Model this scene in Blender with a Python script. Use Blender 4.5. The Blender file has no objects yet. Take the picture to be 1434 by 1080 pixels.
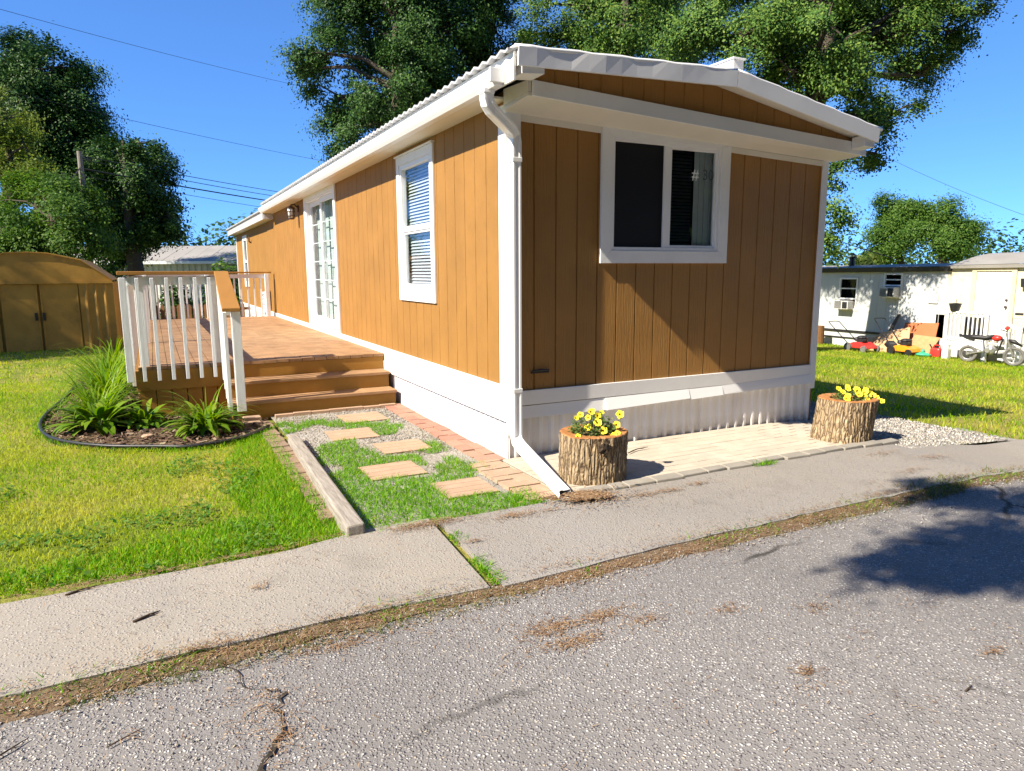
import bpy, bmesh, math, random
import numpy as np
from mathutils import Vector, Matrix

random.seed(7)
RNG = np.random.default_rng(11)
sc = bpy.context.scene
COL = sc.collection
PI = math.pi

# ------------------------------------------------------------------ helpers
def sp(x, k=4.0):
    return math.log1p(math.exp(-abs(k * x))) / k + max(x, 0)

def zt(x, y):
    """height of the terrain"""
    w = 1 / (1 + math.exp(max(-60, min(60, (x - 2.5) / 1.5))))
    return -.060 * sp(min(x, 60) - 2.9) - .02 * sp(min(y, 60) - 5, 2) * w

def zt_np(x, y):
    s = lambda q, k: np.logaddexp(0, k * q) / k
    w = 1 / (1 + np.exp(np.clip((x - 2.5) / 1.5, -60, 60)))
    return -.060 * s(np.minimum(x, 60) - 2.9, 4.0) - .02 * s(np.minimum(y, 60) - 5, 2.0) * w

def vnoise(x, y, s, seed=0):
    """smooth value noise in 0..1"""
    r = np.random.default_rng(seed).random((64, 64))
    u, v = np.asarray(x) * s, np.asarray(y) * s
    i, j = np.floor(u).astype(int), np.floor(v).astype(int)
    a, b = u - i, v - j
    a, b = a * a * (3 - 2 * a), b * b * (3 - 2 * b)
    g = lambda p, q: r[p % 64, q % 64]
    return (g(i, j) * (1 - a) + g(i + 1, j) * a) * (1 - b) + (g(i, j + 1) * (1 - a) + g(i + 1, j + 1) * a) * b

class MB:
    def __init__(s):
        s.v, s.f, s.u = [], [], []
    def quad(s, *p):
        n = len(s.v); s.v += [tuple(q) for q in p]; s.f.append(tuple(range(n, n + len(p)))); return s
    def add(s, vs, fs):
        n = len(s.v); s.v += [tuple(q) for q in vs]; s.f += [tuple(n + i for i in f) for f in fs]; return s
    def hexa(s, p):  # 8 corners: bottom 4 ccw, top 4 ccw
        return s.add(p, [(3, 2, 1, 0), (4, 5, 6, 7), (0, 1, 5, 4), (1, 2, 6, 5), (2, 3, 7, 6), (3, 0, 4, 7)])
    def box(s, x0, x1, y0, y1, z0, z1):
        return s.hexa([(x0, y0, z0), (x1, y0, z0), (x1, y1, z0), (x0, y1, z0), (x0, y0, z1), (x1, y0, z1), (x1, y1, z1), (x0, y1, z1)])
    def beam(s, a, b, w, h, up=(0, 0, 1)):
        a, b = Vector(a), Vector(b); d = (b - a).normalized(); up = Vector(up)
        r = d.cross(up)
        if r.length < 1e-4: r = d.cross(Vector((0, 1, 0)))
        r.normalize(); u = r.cross(d).normalized(); r *= w / 2; u *= h / 2
        return s.hexa([a - r - u, a + r - u, b + r - u, b - r - u, a - r + u, a + r + u, b + r + u, b - r + u])
    def prism(s, poly, off):
        """polygon (3D points, one plane) extruded by the vector off"""
        n = len(poly); o = Vector(off)
        vs = [Vector(p) for p in poly] + [Vector(p) + o for p in poly]
        return s.add(vs, [tuple(range(n))[::-1], tuple(range(n, 2 * n))] + [(i, (i + 1) % n, n + (i + 1) % n, n + i) for i in range(n)])
    def tube(s, pts, rad, n=8, cap=True):
        pts = [Vector(p) for p in pts]; m = len(pts)
        if not hasattr(rad, '__len__'): rad = [rad] * m
        base = len(s.v); prev = None
        for i, p in enumerate(pts):
            d = (pts[min(i + 1, m - 1)] - pts[max(i - 1, 0)])
            d = d.normalized() if d.length > 1e-9 else Vector((0, 0, 1))
            a = prev if prev is not None else (Vector((0, 0, 1)) if abs(d.z) < .9 else Vector((1, 0, 0)))
            r = (a - d * a.dot(d)).normalized(); prev = r; u = d.cross(r)
            for k in range(n):
                t = 2 * PI * k / n
                s.v.append(tuple(p + (r * math.cos(t) + u * math.sin(t)) * rad[i]))
        for i in range(m - 1):
            for k in range(n):
                k2 = (k + 1) % n
                s.f.append((base + i * n + k, base + i * n + k2, base + (i + 1) * n + k2, base + (i + 1) * n + k))
        if cap:
            s.f.append(tuple(base + k for k in range(n))[::-1]); s.f.append(tuple(base + (m - 1) * n + k for k in range(n)))
        return s
    def cyl(s, c, r, h, n=16, axis='z', r2=None):
        c = Vector(c); ax = {'x': Vector((1, 0, 0)), 'y': Vector((0, 1, 0)), 'z': Vector((0, 0, 1))}[axis] if isinstance(axis, str) else Vector(axis).normalized()
        return s.tube([c, c + ax * h], [r, r if r2 is None else r2], n)
    def torus(s, c, R, r, axis, n=24, m=8):
        ax = Vector(axis).normalized(); a = ax.cross(Vector((0, 0, 1)))
        if a.length < 1e-3: a = Vector((1, 0, 0))
        a.normalize(); b = ax.cross(a); base = len(s.v); c = Vector(c)
        for i in range(n):
            t = 2 * PI * i / n; d = a * math.cos(t) + b * math.sin(t)
            for k in range(m):
                q = 2 * PI * k / m
                s.v.append(tuple(c + d * (R + r * math.cos(q)) + ax * r * math.sin(q)))
        for i in range(n):
            for k in range(m):
                i2, k2 = (i + 1) % n, (k + 1) % m
                s.f.append((base + i * m + k, base + i * m + k2, base + i2 * m + k2, base + i2 * m + k))
        return s
    def blob(s, c, r, n=8, m=6, jit=0):
        rx, ry, rz = r if hasattr(r, '__len__') else (r, r, r)
        vs = [(c[0], c[1], c[2] - rz)]
        for i in range(1, m):
            a = PI * i / m - PI / 2
            for k in range(n):
                t = 2 * PI * k / n; q = 1 + random.uniform(-jit, jit)
                vs.append((c[0] + rx * q * math.cos(a) * math.cos(t), c[1] + ry * q * math.cos(a) * math.sin(t), c[2] + rz * q * math.sin(a)))
        vs.append((c[0], c[1], c[2] + rz)); fs = []
        for k in range(n): fs.append((0, 1 + (k + 1) % n, 1 + k))
        for i in range(m - 2):
            for k in range(n):
                a, b = 1 + i * n + k, 1 + i * n + (k + 1) % n
                fs.append((a, b, b + n, a + n))
        t = len(vs) - 1
        for k in range(n): fs.append((t, t - n + k, t - n + (k + 1) % n))
        return s.add(vs, fs)
    def build(s, name, mat, parent=None, smooth=False, bevel=0, fix=True):
        me = bpy.data.meshes.new(name); me.from_pydata(s.v, [], s.f)
        if fix:
            b = bmesh.new(); b.from_mesh(me); bmesh.ops.recalc_face_normals(b, faces=b.faces); b.to_mesh(me); b.free()
        if smooth: me.polygons.foreach_set('use_smooth', [True] * len(me.polygons))
        me.update()
        return link(name, me, mat, parent, bevel)

def link(name, me, mat, parent=None, bevel=0):
    o = bpy.data.objects.new(name, me); COL.objects.link(o)
    if mat is not None: me.materials.append(mat)
    if parent is not None:
        o.parent = parent
        if parent.type == 'EMPTY': o.matrix_parent_inverse = Matrix.Translation(-parent.location)
    if bevel:
        m = o.modifiers.new('bevel', 'BEVEL'); m.width = bevel; m.segments = 2; m.limit_method = 'ANGLE'; m.angle_limit = .7
    return o

def thing(name, label, cat, loc=(0, 0, 0), group=None):
    o = bpy.data.objects.new(name, None); COL.objects.link(o); o.location = loc; o.empty_display_size = .1
    return tag(o, label, cat, group)

def tag(o, label, cat, group=None, kind=None):
    o['label'] = label; o['category'] = cat
    if group: o['group'] = group
    if kind: o['kind'] = kind
    return o

def struct(o, kind='structure', label=None, cat=None):
    o['kind'] = kind
    if label: o['label'] = label
    if cat: o['category'] = cat
    return o

def np_mesh(name, V, quads=None, tris=None, smooth=False):
    """fast mesh from numpy arrays"""
    me = bpy.data.meshes.new(name); me.vertices.add(len(V)); me.vertices.foreach_set('co', np.ascontiguousarray(V, dtype=np.float32).ravel())
    parts = []; starts = []; tot = []
    n = 0
    for a, k in ((quads, 4), (tris, 3)):
        if a is None or len(a) == 0: continue
        parts.append(np.asarray(a, np.int32).ravel()); m = len(a)
        starts.append(n + np.arange(m) * k); tot.append(np.full(m, k)); n += m * k
    idx = np.concatenate(parts); st = np.concatenate(starts); tt = np.concatenate(tot)
    me.loops.add(len(idx)); me.loops.foreach_set('vertex_index', idx)
    me.polygons.add(len(st)); me.polygons.foreach_set('loop_start', st.astype(np.int32)); me.polygons.foreach_set('loop_total', tt.astype(np.int32))
    if smooth: me.polygons.foreach_set('use_smooth', np.ones(len(st), bool))
    me.update(calc_edges=True); me.validate()
    return me

# ------------------------------------------------------------------ materials
ALB = .82   # keeps base colours near real-world values for the exposure used
class N:
    def __init__(s, name):
        s.m = bpy.data.materials.new(name); s.m.use_nodes = True; s.t = s.m.node_tree; s.b = s.t.nodes['Principled BSDF']; s.out = s.t.nodes['Material Output']
    def n(s, t, **k):
        x = s.t.nodes.new(t)
        for a, b in k.items(): setattr(x, a, b)
        return x
    def l(s, a, b): s.t.links.new(a, b)
    def pos(s):
        if not hasattr(s, '_p'): s._p = s.n('ShaderNodeNewGeometry')
        return s._p.outputs['Position']
    def isl(s):
        s.pos(); return s._p.outputs['Random Per Island']
    def mp(s, scale=(1, 1, 1), rot=(0, 0, 0)):
        x = s.n('ShaderNodeMapping'); x.inputs['Scale'].default_value = scale; x.inputs['Rotation'].default_value = rot; s.l(s.pos(), x.inputs['Vector']); return x.outputs[0]
    def noise(s, scale, vec=None, detail=3, rough=.6, dist=0):
        x = s.n('ShaderNodeTexNoise'); x.inputs['Scale'].default_value = scale; x.inputs['Detail'].default_value = detail; x.inputs['Roughness'].default_value = rough; x.inputs['Distortion'].default_value = dist
        s.l(vec if vec is not None else s.pos(), x.inputs['Vector']); return x.outputs['Fac']
    def voro(s, scale, vec=None, feat='F1', out='Distance', rand=1):
        x = s.n('ShaderNodeTexVoronoi', feature=feat); x.inputs['Scale'].default_value = scale; x.inputs['Randomness'].default_value = rand
        s.l(vec if vec is not None else s.pos(), x.inputs['Vector']); return x.outputs[out]
    def ramp(s, fac, stops, interp='LINEAR'):
        x = s.n('ShaderNodeValToRGB'); x.color_ramp.interpolation = interp; e = x.color_ramp.elements
        while len(e) < len(stops): e.new(.5)
        for q, (p, c) in zip(e, stops):
            q.position = p; q.color = (c if hasattr(c, '__len__') else (c, c, c)) [:3] + (1,) if hasattr(c, '__len__') else (c, c, c, 1)
        s.l(fac, x.inputs['Fac']); return x.outputs['Color']
    def mix(s, fac, a, b, mode='MIX'):
        x = s.n('ShaderNodeMix', data_type='RGBA', blend_type=mode)
        for k, q in ((0, fac), (6, a), (7, b)):
            if hasattr(q, 'is_output'): s.l(q, x.inputs[k])
            elif k == 0: x.inputs[0].default_value = q
            else: x.inputs[k].default_value = tuple(q[:3]) + (1,)
        return x.outputs[2]
    def math(s, op, a, b=0.0, c=0.0):
        x = s.n('ShaderNodeMath', operation=op)
        for i, q in enumerate((a, b, c)):
            if hasattr(q, 'is_output'): s.l(q, x.inputs[i])
            else: x.inputs[i].default_value = q
        return x.outputs[0]
    def xyz(s):
        x = s.n('ShaderNodeSeparateXYZ'); s.l(s.pos(), x.inputs[0]); return x.outputs
    def bump(s, h, strength=.3, dist=.01):
        x = s.n('ShaderNodeBump'); x.inputs['Strength'].default_value = strength; x.inputs['Distance'].default_value = dist
        s.l(h, x.inputs['Height']); s.l(x.outputs[0], s.b.inputs['Normal']); return x
    def set(s, color=None, rough=.7, spec=.3, metal=0):
        if color is not None and not any(q in s.m.name for q in ('white', 'petal', 'plastic', 'pale_grey')):
            color = s.mix(1, color, (ALB, ALB, ALB), 'MULTIPLY')
        if color is not None:
            if hasattr(color, 'is_output'): s.l(color, s.b.inputs['Base Color'])
            else: s.b.inputs['Base Color'].default_value = tuple(color) + (1,)
        if hasattr(rough, 'is_output'): s.l(rough, s.b.inputs['Roughness'])
        else: s.b.inputs['Roughness'].default_value = rough
        s.b.inputs['Specular IOR Level'].default_value = spec; s.b.inputs['Metallic'].default_value = metal
        return s

def sc3(c, k): return tuple(min(1, q * k) for q in c)

def mat_paint(name, c, var=.12, rough=.6, spec=.3, nscale=3, grain=None, gs=.15, dirt=0, dirtc=(.25, .2, .15)):
    m = N(name)
    n = m.noise(nscale, detail=5)
    col = m.ramp(n, [(.3, sc3(c, 1 - var)), (.7, sc3(c, 1 + var))])
    if dirt:
        d = m.noise(1.7, detail=8, rough=.75)
        col = m.mix(m.ramp(d, [(.52, 0.0), (.75, dirt)]), col, dirtc)
    if grain:
        g = m.noise(1, m.mp(grain), detail=4, rough=.7); m.bump(g, gs, .010)
    m.set(col, rough, spec); return m.m

def mat_flat(name, c, rough=.5, spec=.4, metal=0, var=.1):
    m = N(name); m.set(m.ramp(m.noise(9, detail=3), [(.3, sc3(c, 1 - var)), (.7, sc3(c, 1 + var))]), rough, spec, metal); return m.m

def mat_leaf(name, cols, trans=.3, rough=.6, lowfreq=None):
    m = N(name)
    col = m.ramp(m.isl(), [(i / (len(cols) - 1), c) for i, c in enumerate(cols)])
    if lowfreq:
        sc_, c2, amt = lowfreq
        col = m.mix(m.ramp(m.noise(sc_, detail=3), [(.45, 0.0), (.65, amt)]), col, c2)
    m.set(col, rough, .12)
    tr = m.n('ShaderNodeBsdfTranslucent'); br = m.n('ShaderNodeHueSaturation'); br.inputs['Value'].default_value = 1.5; br.inputs['Saturation'].default_value = 1.1
    m.l(col, br.inputs['Color']); m.l(br.outputs[0], tr.inputs['Color'])
    mx = m.n('ShaderNodeMixShader'); mx.inputs[0].default_value = trans
    m.l(m.b.outputs[0], mx.inputs[1]); m.l(tr.outputs[0], mx.inputs[2]); m.l(mx.outputs[0], m.out.inputs['Surface'])
    return m.m

def mat_glass(name, refl=.12, tint=(.9, .95, .95), fr=.6):
    m = N(name)
    t = m.n('ShaderNodeBsdfTransparent'); t.inputs[0].default_value = tint + (1,)
    g = m.n('ShaderNodeBsdfGlossy'); g.inputs['Roughness'].default_value = .02; g.inputs['Color'].default_value = (1, 1, 1, 1)
    f = m.n('ShaderNodeFresnel'); f.inputs['IOR'].default_value = 1.5
    fac = m.math('MULTIPLY_ADD', f.outputs[0], fr, refl)
    mx = m.n('ShaderNodeMixShader'); m.l(fac, mx.inputs[0]); m.l(t.outputs[0], mx.inputs[1]); m.l(g.outputs[0], mx.inputs[2]); m.l(mx.outputs[0], m.out.inputs['Surface'])
    return m.m

M = {}
M['siding'] = mat_paint('orange_siding_paint', (.385, .192, .046), .1, .55, .3, 2.2, (70, 70, 3.0), 1.0, .3, (.20, .105, .03))
M['siding_far'] = M['siding']
M['white'] = mat_paint('white_trim_paint', (.80, .80, .79), .03, .5, .35, 2, (40, 40, 8), .08, .25, (.5, .47, .42))
M['white_metal'] = mat_paint('white_metal_paint', (.82, .82, .82), .02, .35, .5, 2)
def mat_skirt():
    m = N('white_skirting_metal'); n = m.noise(3, detail=5); col = m.ramp(n, [(.3, (.74, .74, .76)), (.7, (.80, .80, .815))])
    st = m.noise(1, m.mp((9, 9, 1.2)), 6, .7); z = m.xyz()[2]
    low = m.math('MULTIPLY', m.ramp(z, [(.0, 1.0), (.16, 0.0)]), m.ramp(m.noise(14, detail=5, rough=.7), [(.35, .15), (.7, .9)]))
    col = m.mix(m.ramp(st, [(.5, 0.0), (.75, .35)]), col, (.42, .38, .32)); col = m.mix(low, col, (.30, .25, .19)); m.set(col, .45, .4); return m.m
M['skirt'] = mat_skirt()
M['skirt_side'] = mat_paint('sun_dimmed_white_skirting', (.56, .555, .60), .05, .5, .3, 3, None, .1, .3, (.42, .38, .34))  # same white paint as the front skirting, colour darkened to offset direct sun
M['roof'] = mat_paint('grey_roof_metal', (.60, .60, .61), .06, .4, .5, 3, None, .1, .5, (.35, .33, .3))
M['soffit'] = mat_paint('white_soffit_board', (.72, .68, .60), .05, .6, .3, 2)
M['deck'] = mat_paint('orange_deck_stain', (.41, .243, .125), .26, .7, .25, 4, (30, 2.5, 30), .25, .45, (.30, .15, .07))
M['deck_side'] = mat_paint('orange_fascia_paint', (.385, .195, .034), .12, .6, .3, 3, (2.5, 30, 30), .2)
M['rail'] = mat_paint('weathered_white_rail_paint', (.74, .75, .75), .05, .6, .3, 5, (40, 40, 5), .2, .4, (.5, .47, .43))
M['cap'] = mat_paint('orange_cap_rail_paint', (.42, .205, .05), .08, .5, .3, 4, (30, 4, 30), .1)
M['glass'] = mat_glass('window_glass', .02)
M['glass_sky'] = mat_glass('bright_window_glass', .0, (.86, .92, .94), .28)
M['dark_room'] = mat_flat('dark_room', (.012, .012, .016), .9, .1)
M['blind'] = mat_flat('white_blind', (.50, .52, .57), .5, .3, 0, .04)
M['blind_dark'] = mat_flat('dark_blind', (.03, .035, .05), .5, .3)
M['curtain'] = mat_flat('pale_curtain', (.62, .68, .68), .8, .1, 0, .06)
M['teal_blind'] = mat_flat('pale_teal_blind', (.62, .70, .66), .7, .2, 0, .1)
M['screen'] = mat_flat('dark_insect_screen', (.006, .006, .009), .6, .3)
M['black'] = mat_flat('black_plastic', (.018, .018, .02), .45, .4)
M['dark_metal'] = mat_flat('dark_metal', (.06, .06, .065), .4, .5, .6)
M['bronze'] = mat_flat('bronze_lamp_metal', (.09, .055, .045), .45, .5, .5)
M['frost'] = mat_flat('frosted_lamp_glass', (.75, .72, .68), .3, .5)
M['grey_text'] = mat_flat('grey_lettering', (.10, .13, .14), .6, .3)
M['grey_light'] = mat_flat('pale_grey_lettering', (.8, .84, .84), .6, .3)
M['cut'] = None

def make_special_mats():
    # bark
    m = N('oak_bark'); v = m.mp((34, 34, 5)); vr = m.voro(1, v, 'DISTANCE_TO_EDGE'); n = m.noise(30, m.mp((1, 1, .35)), 6, .75)
    h = m.math('ADD', m.ramp(vr, [(0, 0.0), (.35, 1.0)]), m.math('MULTIPLY', n, .8))
    col = m.mix(m.ramp(vr, [(.0, 1.0), (.13, 0.0)]), m.ramp(n, [(.3, (.26, .175, .10)), (.5, (.46, .34, .205)), (.7, (.62, .50, .34))]), (.12, .08, .05))
    m.bump(h, .9, .02); m.set(col, .9, .1); M['bark'] = m.m
    m = N('dark_tree_bark'); n = m.noise(14, m.mp((3, 3, .6)), 5); m.bump(n, .6, .03); m.set(m.ramp(n, [(.3, (.05, .04, .03)), (.7, (.14, .115, .09))]), .9, .1); M['trunk'] = m.m
    m = N('cut_wood'); n = m.noise(12, detail=5); n2 = m.noise(60, detail=2)
    m.bump(n2, .3, .004); m.set(m.ramp(n, [(.3, (.34, .135, .045)), (.55, (.50, .235, .09)), (.75, (.58, .33, .16))]), .85, .1); M['cut'] = m.m
    # exposed aggregate concrete
    def aggregate(name, base, stones, scale, amount, tint2, bs=.5, cracks=False):
        m = N(name)
        warp = m.n('ShaderNodeTexNoise'); warp.inputs['Scale'].default_value = 40; m.l(m.pos(), warp.inputs['Vector'])
        vv = m.mix(.02, m.pos(), warp.outputs['Color'], 'ADD')
        d = m.voro(scale, vv); c = m.n('ShaderNodeTexVoronoi'); c.inputs['Scale'].default_value = scale; m.l(vv, c.inputs['Vector'])
        sepc = m.n('ShaderNodeSeparateColor'); m.l(c.outputs['Color'], sepc.inputs[0])
        st = m.ramp(sepc.outputs[0], stones)
        big = m.noise(.9, detail=6, rough=.65); fine = m.noise(160, detail=2)
        bc = m.mix(m.ramp(big, [(.35, 0.0), (.65, 1.0)]), base, tint2)
        bc = m.mix(m.ramp(fine, [(.3, 0.0), (.8, .5)]), bc, sc3(base, .45))
        msk = m.math('MULTIPLY', m.ramp(d, [(.25, 1.0), (.5, 0.0)]), m.ramp(sepc.outputs[1], [(1 - amount - .02, 0.0), (1 - amount, 1.0)]))
        col = m.mix(msk, bc, st)
        patch = m.noise(.35, detail=4, rough=.6)
        col = m.mix(m.ramp(patch, [(.36, 0.0), (.66, .5)]), col, sc3(base, .62))
        oil = m.noise(1.6, detail=5, rough=.7); col = m.mix(m.ramp(oil, [(.56, 0.0), (.72, .45)]), col, sc3(base, .5))
        if cracks:
            cv = m.voro(.55, m.mix(.25, m.pos(), warp2(m), 'ADD'), 'DISTANCE_TO_EDGE')
            lim = m.ramp(m.noise(.45, detail=2), [(.50, 0.0), (.56, 1.0)])
            ck = m.math('MULTIPLY', m.ramp(cv, [(.004, 1.0), (.013, 0.0)]), lim)
            col = m.mix(m.math('MULTIPLY', ck, .85), col, (.05, .045, .04))
        hh = m.math('ADD', m.math('MULTIPLY', msk, .8), m.math('MULTIPLY', fine, .6))
        m.bump(hh, bs, .006); m.set(col, .9, .15); return m.m
    def warp2(m):
        w = m.n('ShaderNodeTexNoise'); w.inputs['Scale'].default_value = 3; w.inputs['Detail'].default_value = 4; m.l(m.pos(), w.inputs['Vector']); return w.outputs['Color']
    M['asphalt'] = aggregate('worn_asphalt', (.285, .268, .258), [(0, (.165, .14, .138)), (.3, (.40, .375, .365)), (.6, (.62, .585, .56)), (.88, (.95, .92, .87)), (1, (.66, .51, .35))], 84, .86, (.33, .31, .295), 1.0, True)
    M['concrete'] = aggregate('aggregate_concrete', (.42, .385, .34), [(0, (.27, .25, .23)), (.4, (.42, .39, .35)), (.8, (.55, .51, .46)), (1, (.46, .34, .22))], 75, .55, (.46, .405, .33), .6)
    M['concrete_grey'] = aggregate('grey_aggregate_concrete', (.40, .37, .34), [(0, (.24, .23, .22)), (.4, (.40, .375, .35)), (.8, (.54, .51, .48)), (1, (.46, .36, .26))], 75, .6, (.42, .375, .315), .7)
    M['gravel'] = aggregate('pale_gravel', (.50, .47, .42), [(0, (.42, .4, .36)), (.4, (.48, .45, .41)), (.8, (.62, .6, .57)), (1, (.5, .42, .32))], 38, .85, (.36, .31, .25), 1.0)
    m = N('stone_chip'); m.set(m.ramp(m.isl(), [(0, (.26, .245, .22)), (.4, (.46, .43, .39)), (.8, (.66, .635, .59)), (1, (.5, .42, .32))]), .85, .2); M['chip'] = m.m
    m = N('path_stone_chip'); m.set(m.ramp(m.isl(), [(0, (.20, .18, .155)), (.4, (.36, .33, .29)), (.8, (.50, .475, .44)), (1, (.40, .33, .25))]), .85, .2); M['chip_path'] = m.m
    # lawn soil/thatch under the blades
    m = N('lawn_ground'); a = m.noise(.5, detail=5); b = m.noise(26, detail=4, rough=.7)
    g = m.mix(m.ramp(a, [(.42, 0.0), (.58, 1.0)]), (.17, .23, .03), (.44, .37, .10))
    g = m.mix(m.ramp(b, [(.3, 0.0), (.75, .7)]), g, (.12, .15, .022)); m.bump(b, .9, .03); m.set(g, .9, .1); M['lawn'] = m.m
    m = N('bare_soil'); b = m.noise(20, detail=6, rough=.75); m.bump(b, .9, .02); m.set(m.ramp(b, [(.3, (.11, .075, .048)), (.6, (.25, .18, .115)), (.8, (.36, .28, .19))]), .95, .05); M['soil'] = m.m
    m = N('mulch_chip'); m.set(m.ramp(m.isl(), [(0, (.045, .028, .02)), (.4, (.12, .07, .045)), (.8, (.2, .13, .09)), (1, (.33, .25, .18))]), .9, .1); M['mulch'] = m.m
    m = N('dry_needles'); m.set(m.ramp(m.isl(), [(0, (.16, .085, .045)), (.5, (.32, .19, .10)), (1, (.48, .34, .20))]), .8, .15); M['needles'] = m.m
    # pavers
    def paver(name, c, c2, sc_=6):
        m = N(name); a = m.noise(sc_, detail=6, rough=.7); f = m.noise(180, detail=2); col = m.mix(m.isl(), m.ramp(a, [(.3, sc3(c, .8)), (.7, sc3(c, 1.15))]), c2, 'MIX')
        mm = m.mix(.55, m.ramp(a, [(.3, sc3(c, .82)), (.7, sc3(c, 1.14))]), col); m.bump(f, .4, .004); m.set(mm, .9, .15); return m.m
    M['paver_tan'] = paver('tan_paver', (.52, .36, .25), (.50, .33, .22))
    M['paver_red'] = paver('red_paver', (.44, .22, .16), (.48, .33, .23))
    M['paver_mixed'] = paver('brown_brick', (.36, .24, .165), (.27, .2, .15))
    M['paver_pale'] = paver('pale_patio_paver', (.62, .54, .44), (.52, .45, .36), 3)
    M['edge_stone'] = paver('grey_edging_stone', (.36, .33, .28), (.30, .28, .25))
    m = N('grey_weathered_timber'); g = m.noise(1, m.mp((70, 4, 70)), 5, .7); m.bump(g, .6, .006); m.set(m.ramp(g, [(.3, (.22, .19, .155)), (.6, (.42, .375, .32)), (.8, (.52, .47, .41))]), .9, .1); M['timber'] = m.m
    M['grass'] = mat_leaf('grass_blade', [(.09, .23, .008), (.19, .36, .013), (.32, .47, .02), (.48, .53, .045)], .4, .6, (.75, (.62, .55, .10), .62))
    M['grass_lush'] = mat_leaf('lush_grass_blade', [(.075, .24, .008), (.16, .38, .013), (.28, .47, .022)], .35, .5)
    M['weed'] = mat_leaf('weed_blade', [(.05, .10, .015), (.12, .17, .03), (.26, .22, .07), (.33, .25, .11)], .3, .6)
    M['lily'] = mat_leaf('daylily_leaf', [(.10, .22, .012), (.17, .30, .018), (.27, .36, .035)], .35, .4)
    M['hosta'] = mat_leaf('hosta_leaf', [(.05, .15, .015), (.10, .22, .025), (.20, .30, .06)], .25, .4)
    M['flower_leaf'] = mat_leaf('petunia_leaf', [(.06, .13, .03), (.14, .22, .06), (.25, .30, .10)], .3, .5)
    M['petal'] = mat_flat('yellow_petal', (.88, .74, .05), .6, .2, 0, .06)
    M['petal_core'] = mat_flat('dark_yellow_core', (.55, .33, .01), .6, .2, 0, .06)
    M['leaf_oak'] = mat_leaf('oak_leaf', [(.022, .06, .013), (.055, .13, .023), (.105, .20, .034), (.20, .285, .05)], .1, .6)
    M['leaf_dark'] = mat_leaf('dark_maple_leaf', [(.014, .042, .012), (.040, .10, .022), (.095, .18, .036)], .08, .45)
    M['leaf_pale'] = mat_leaf('pale_leaf', [(.09, .15, .025), (.17, .235, .045), (.27, .30, .07)], .35, .5)
    M['leaf_mid'] = mat_leaf('mid_green_leaf', [(.04, .10, .018), (.085, .175, .028), (.15, .24, .04)], .3, .5)
    M['leaf_far'] = mat_leaf('far_leaf', [(.035, .08, .025), (.06, .12, .035), (.09, .15, .045)], .3, .5)
    M['shed'] = mat_paint('brown_shed_metal', (.52, .28, .05), .18, .55, .3, 2, None, .1, .75, (.22, .12, .04))
    M['old_white'] = mat_paint('grey_white_sheet', (.55, .55, .53), .1, .6, .3, 2, None, .1, .6, (.28, .25, .22))
    M['old_roof'] = mat_paint('stained_pale_roof', (.34, .325, .30), .1, .7, .2, 1.2, None, .1, .8, (.33, .3, .27))
    M['grey_wood'] = mat_paint('grey_weathered_wood', (.16, .13, .105), .25, .9, .1, 4, (40, 40, 3), .3)
    M['cream'] = mat_paint('cream_siding', (.80, .72, .52), .04, .55, .3, 2, None, .1, .2, (.5, .45, .35))
    M['pale_blue'] = mat_paint('white_aluminium_siding', (.52, .545, .545), .04, .5, .3, 2, None, .1, .3, (.45, .45, .42))
    M['dove'] = mat_flat('dove_grey_panel', (.44, .45, .46), .6, .3)
    M['cream_trim'] = mat_flat('cream_trim', (.80, .66, .42), .6, .3, 0, .04)
    M['door_white'] = mat_flat('white_door_paint', (.82, .83, .84), .4, .4, 0, .02)
    M['red'] = mat_flat('red_plastic', (.62, .035, .03), .35, .5)
    M['orange'] = mat_flat('orange_plastic', (.80, .27, .015), .35, .5)
    M['green'] = mat_flat('green_plastic', (.05, .38, .22), .4, .4)
    M['tyre'] = mat_flat('dusty_rubber', (.17, .165, .155), .8, .2, 0, .25)
    M['metal'] = mat_flat('grey_metal', (.5, .5, .5), .35, .5, .7)
    M['ply'] = mat_paint('raw_plywood', (.62, .40, .22), .1, .8, .15, 3, (3, 12, 12), .15)
    M['ply_red'] = mat_paint('red_brown_board', (.52, .17, .07), .1, .7, .2, 3)
    M['osb'] = mat_paint('orange_particle_board', (.60, .31, .15), .15, .8, .15, 14)
    M['brown_wood'] = mat_paint('brown_wood', (.24, .12, .05), .25, .8, .2, 4, (30, 30, 3), .3)
    M['wire'] = mat_flat('cable_black', (.03, .03, .035), .6, .2)
    M['pole'] = mat_paint('grey_pole_wood', (.26, .235, .20), .15, .9, .1, 4, (20, 20, 2), .3)
    M['twig'] = mat_paint('twig_bark', (.08, .058, .042), .3, .9, .1, 20)
make_special_mats()
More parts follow.
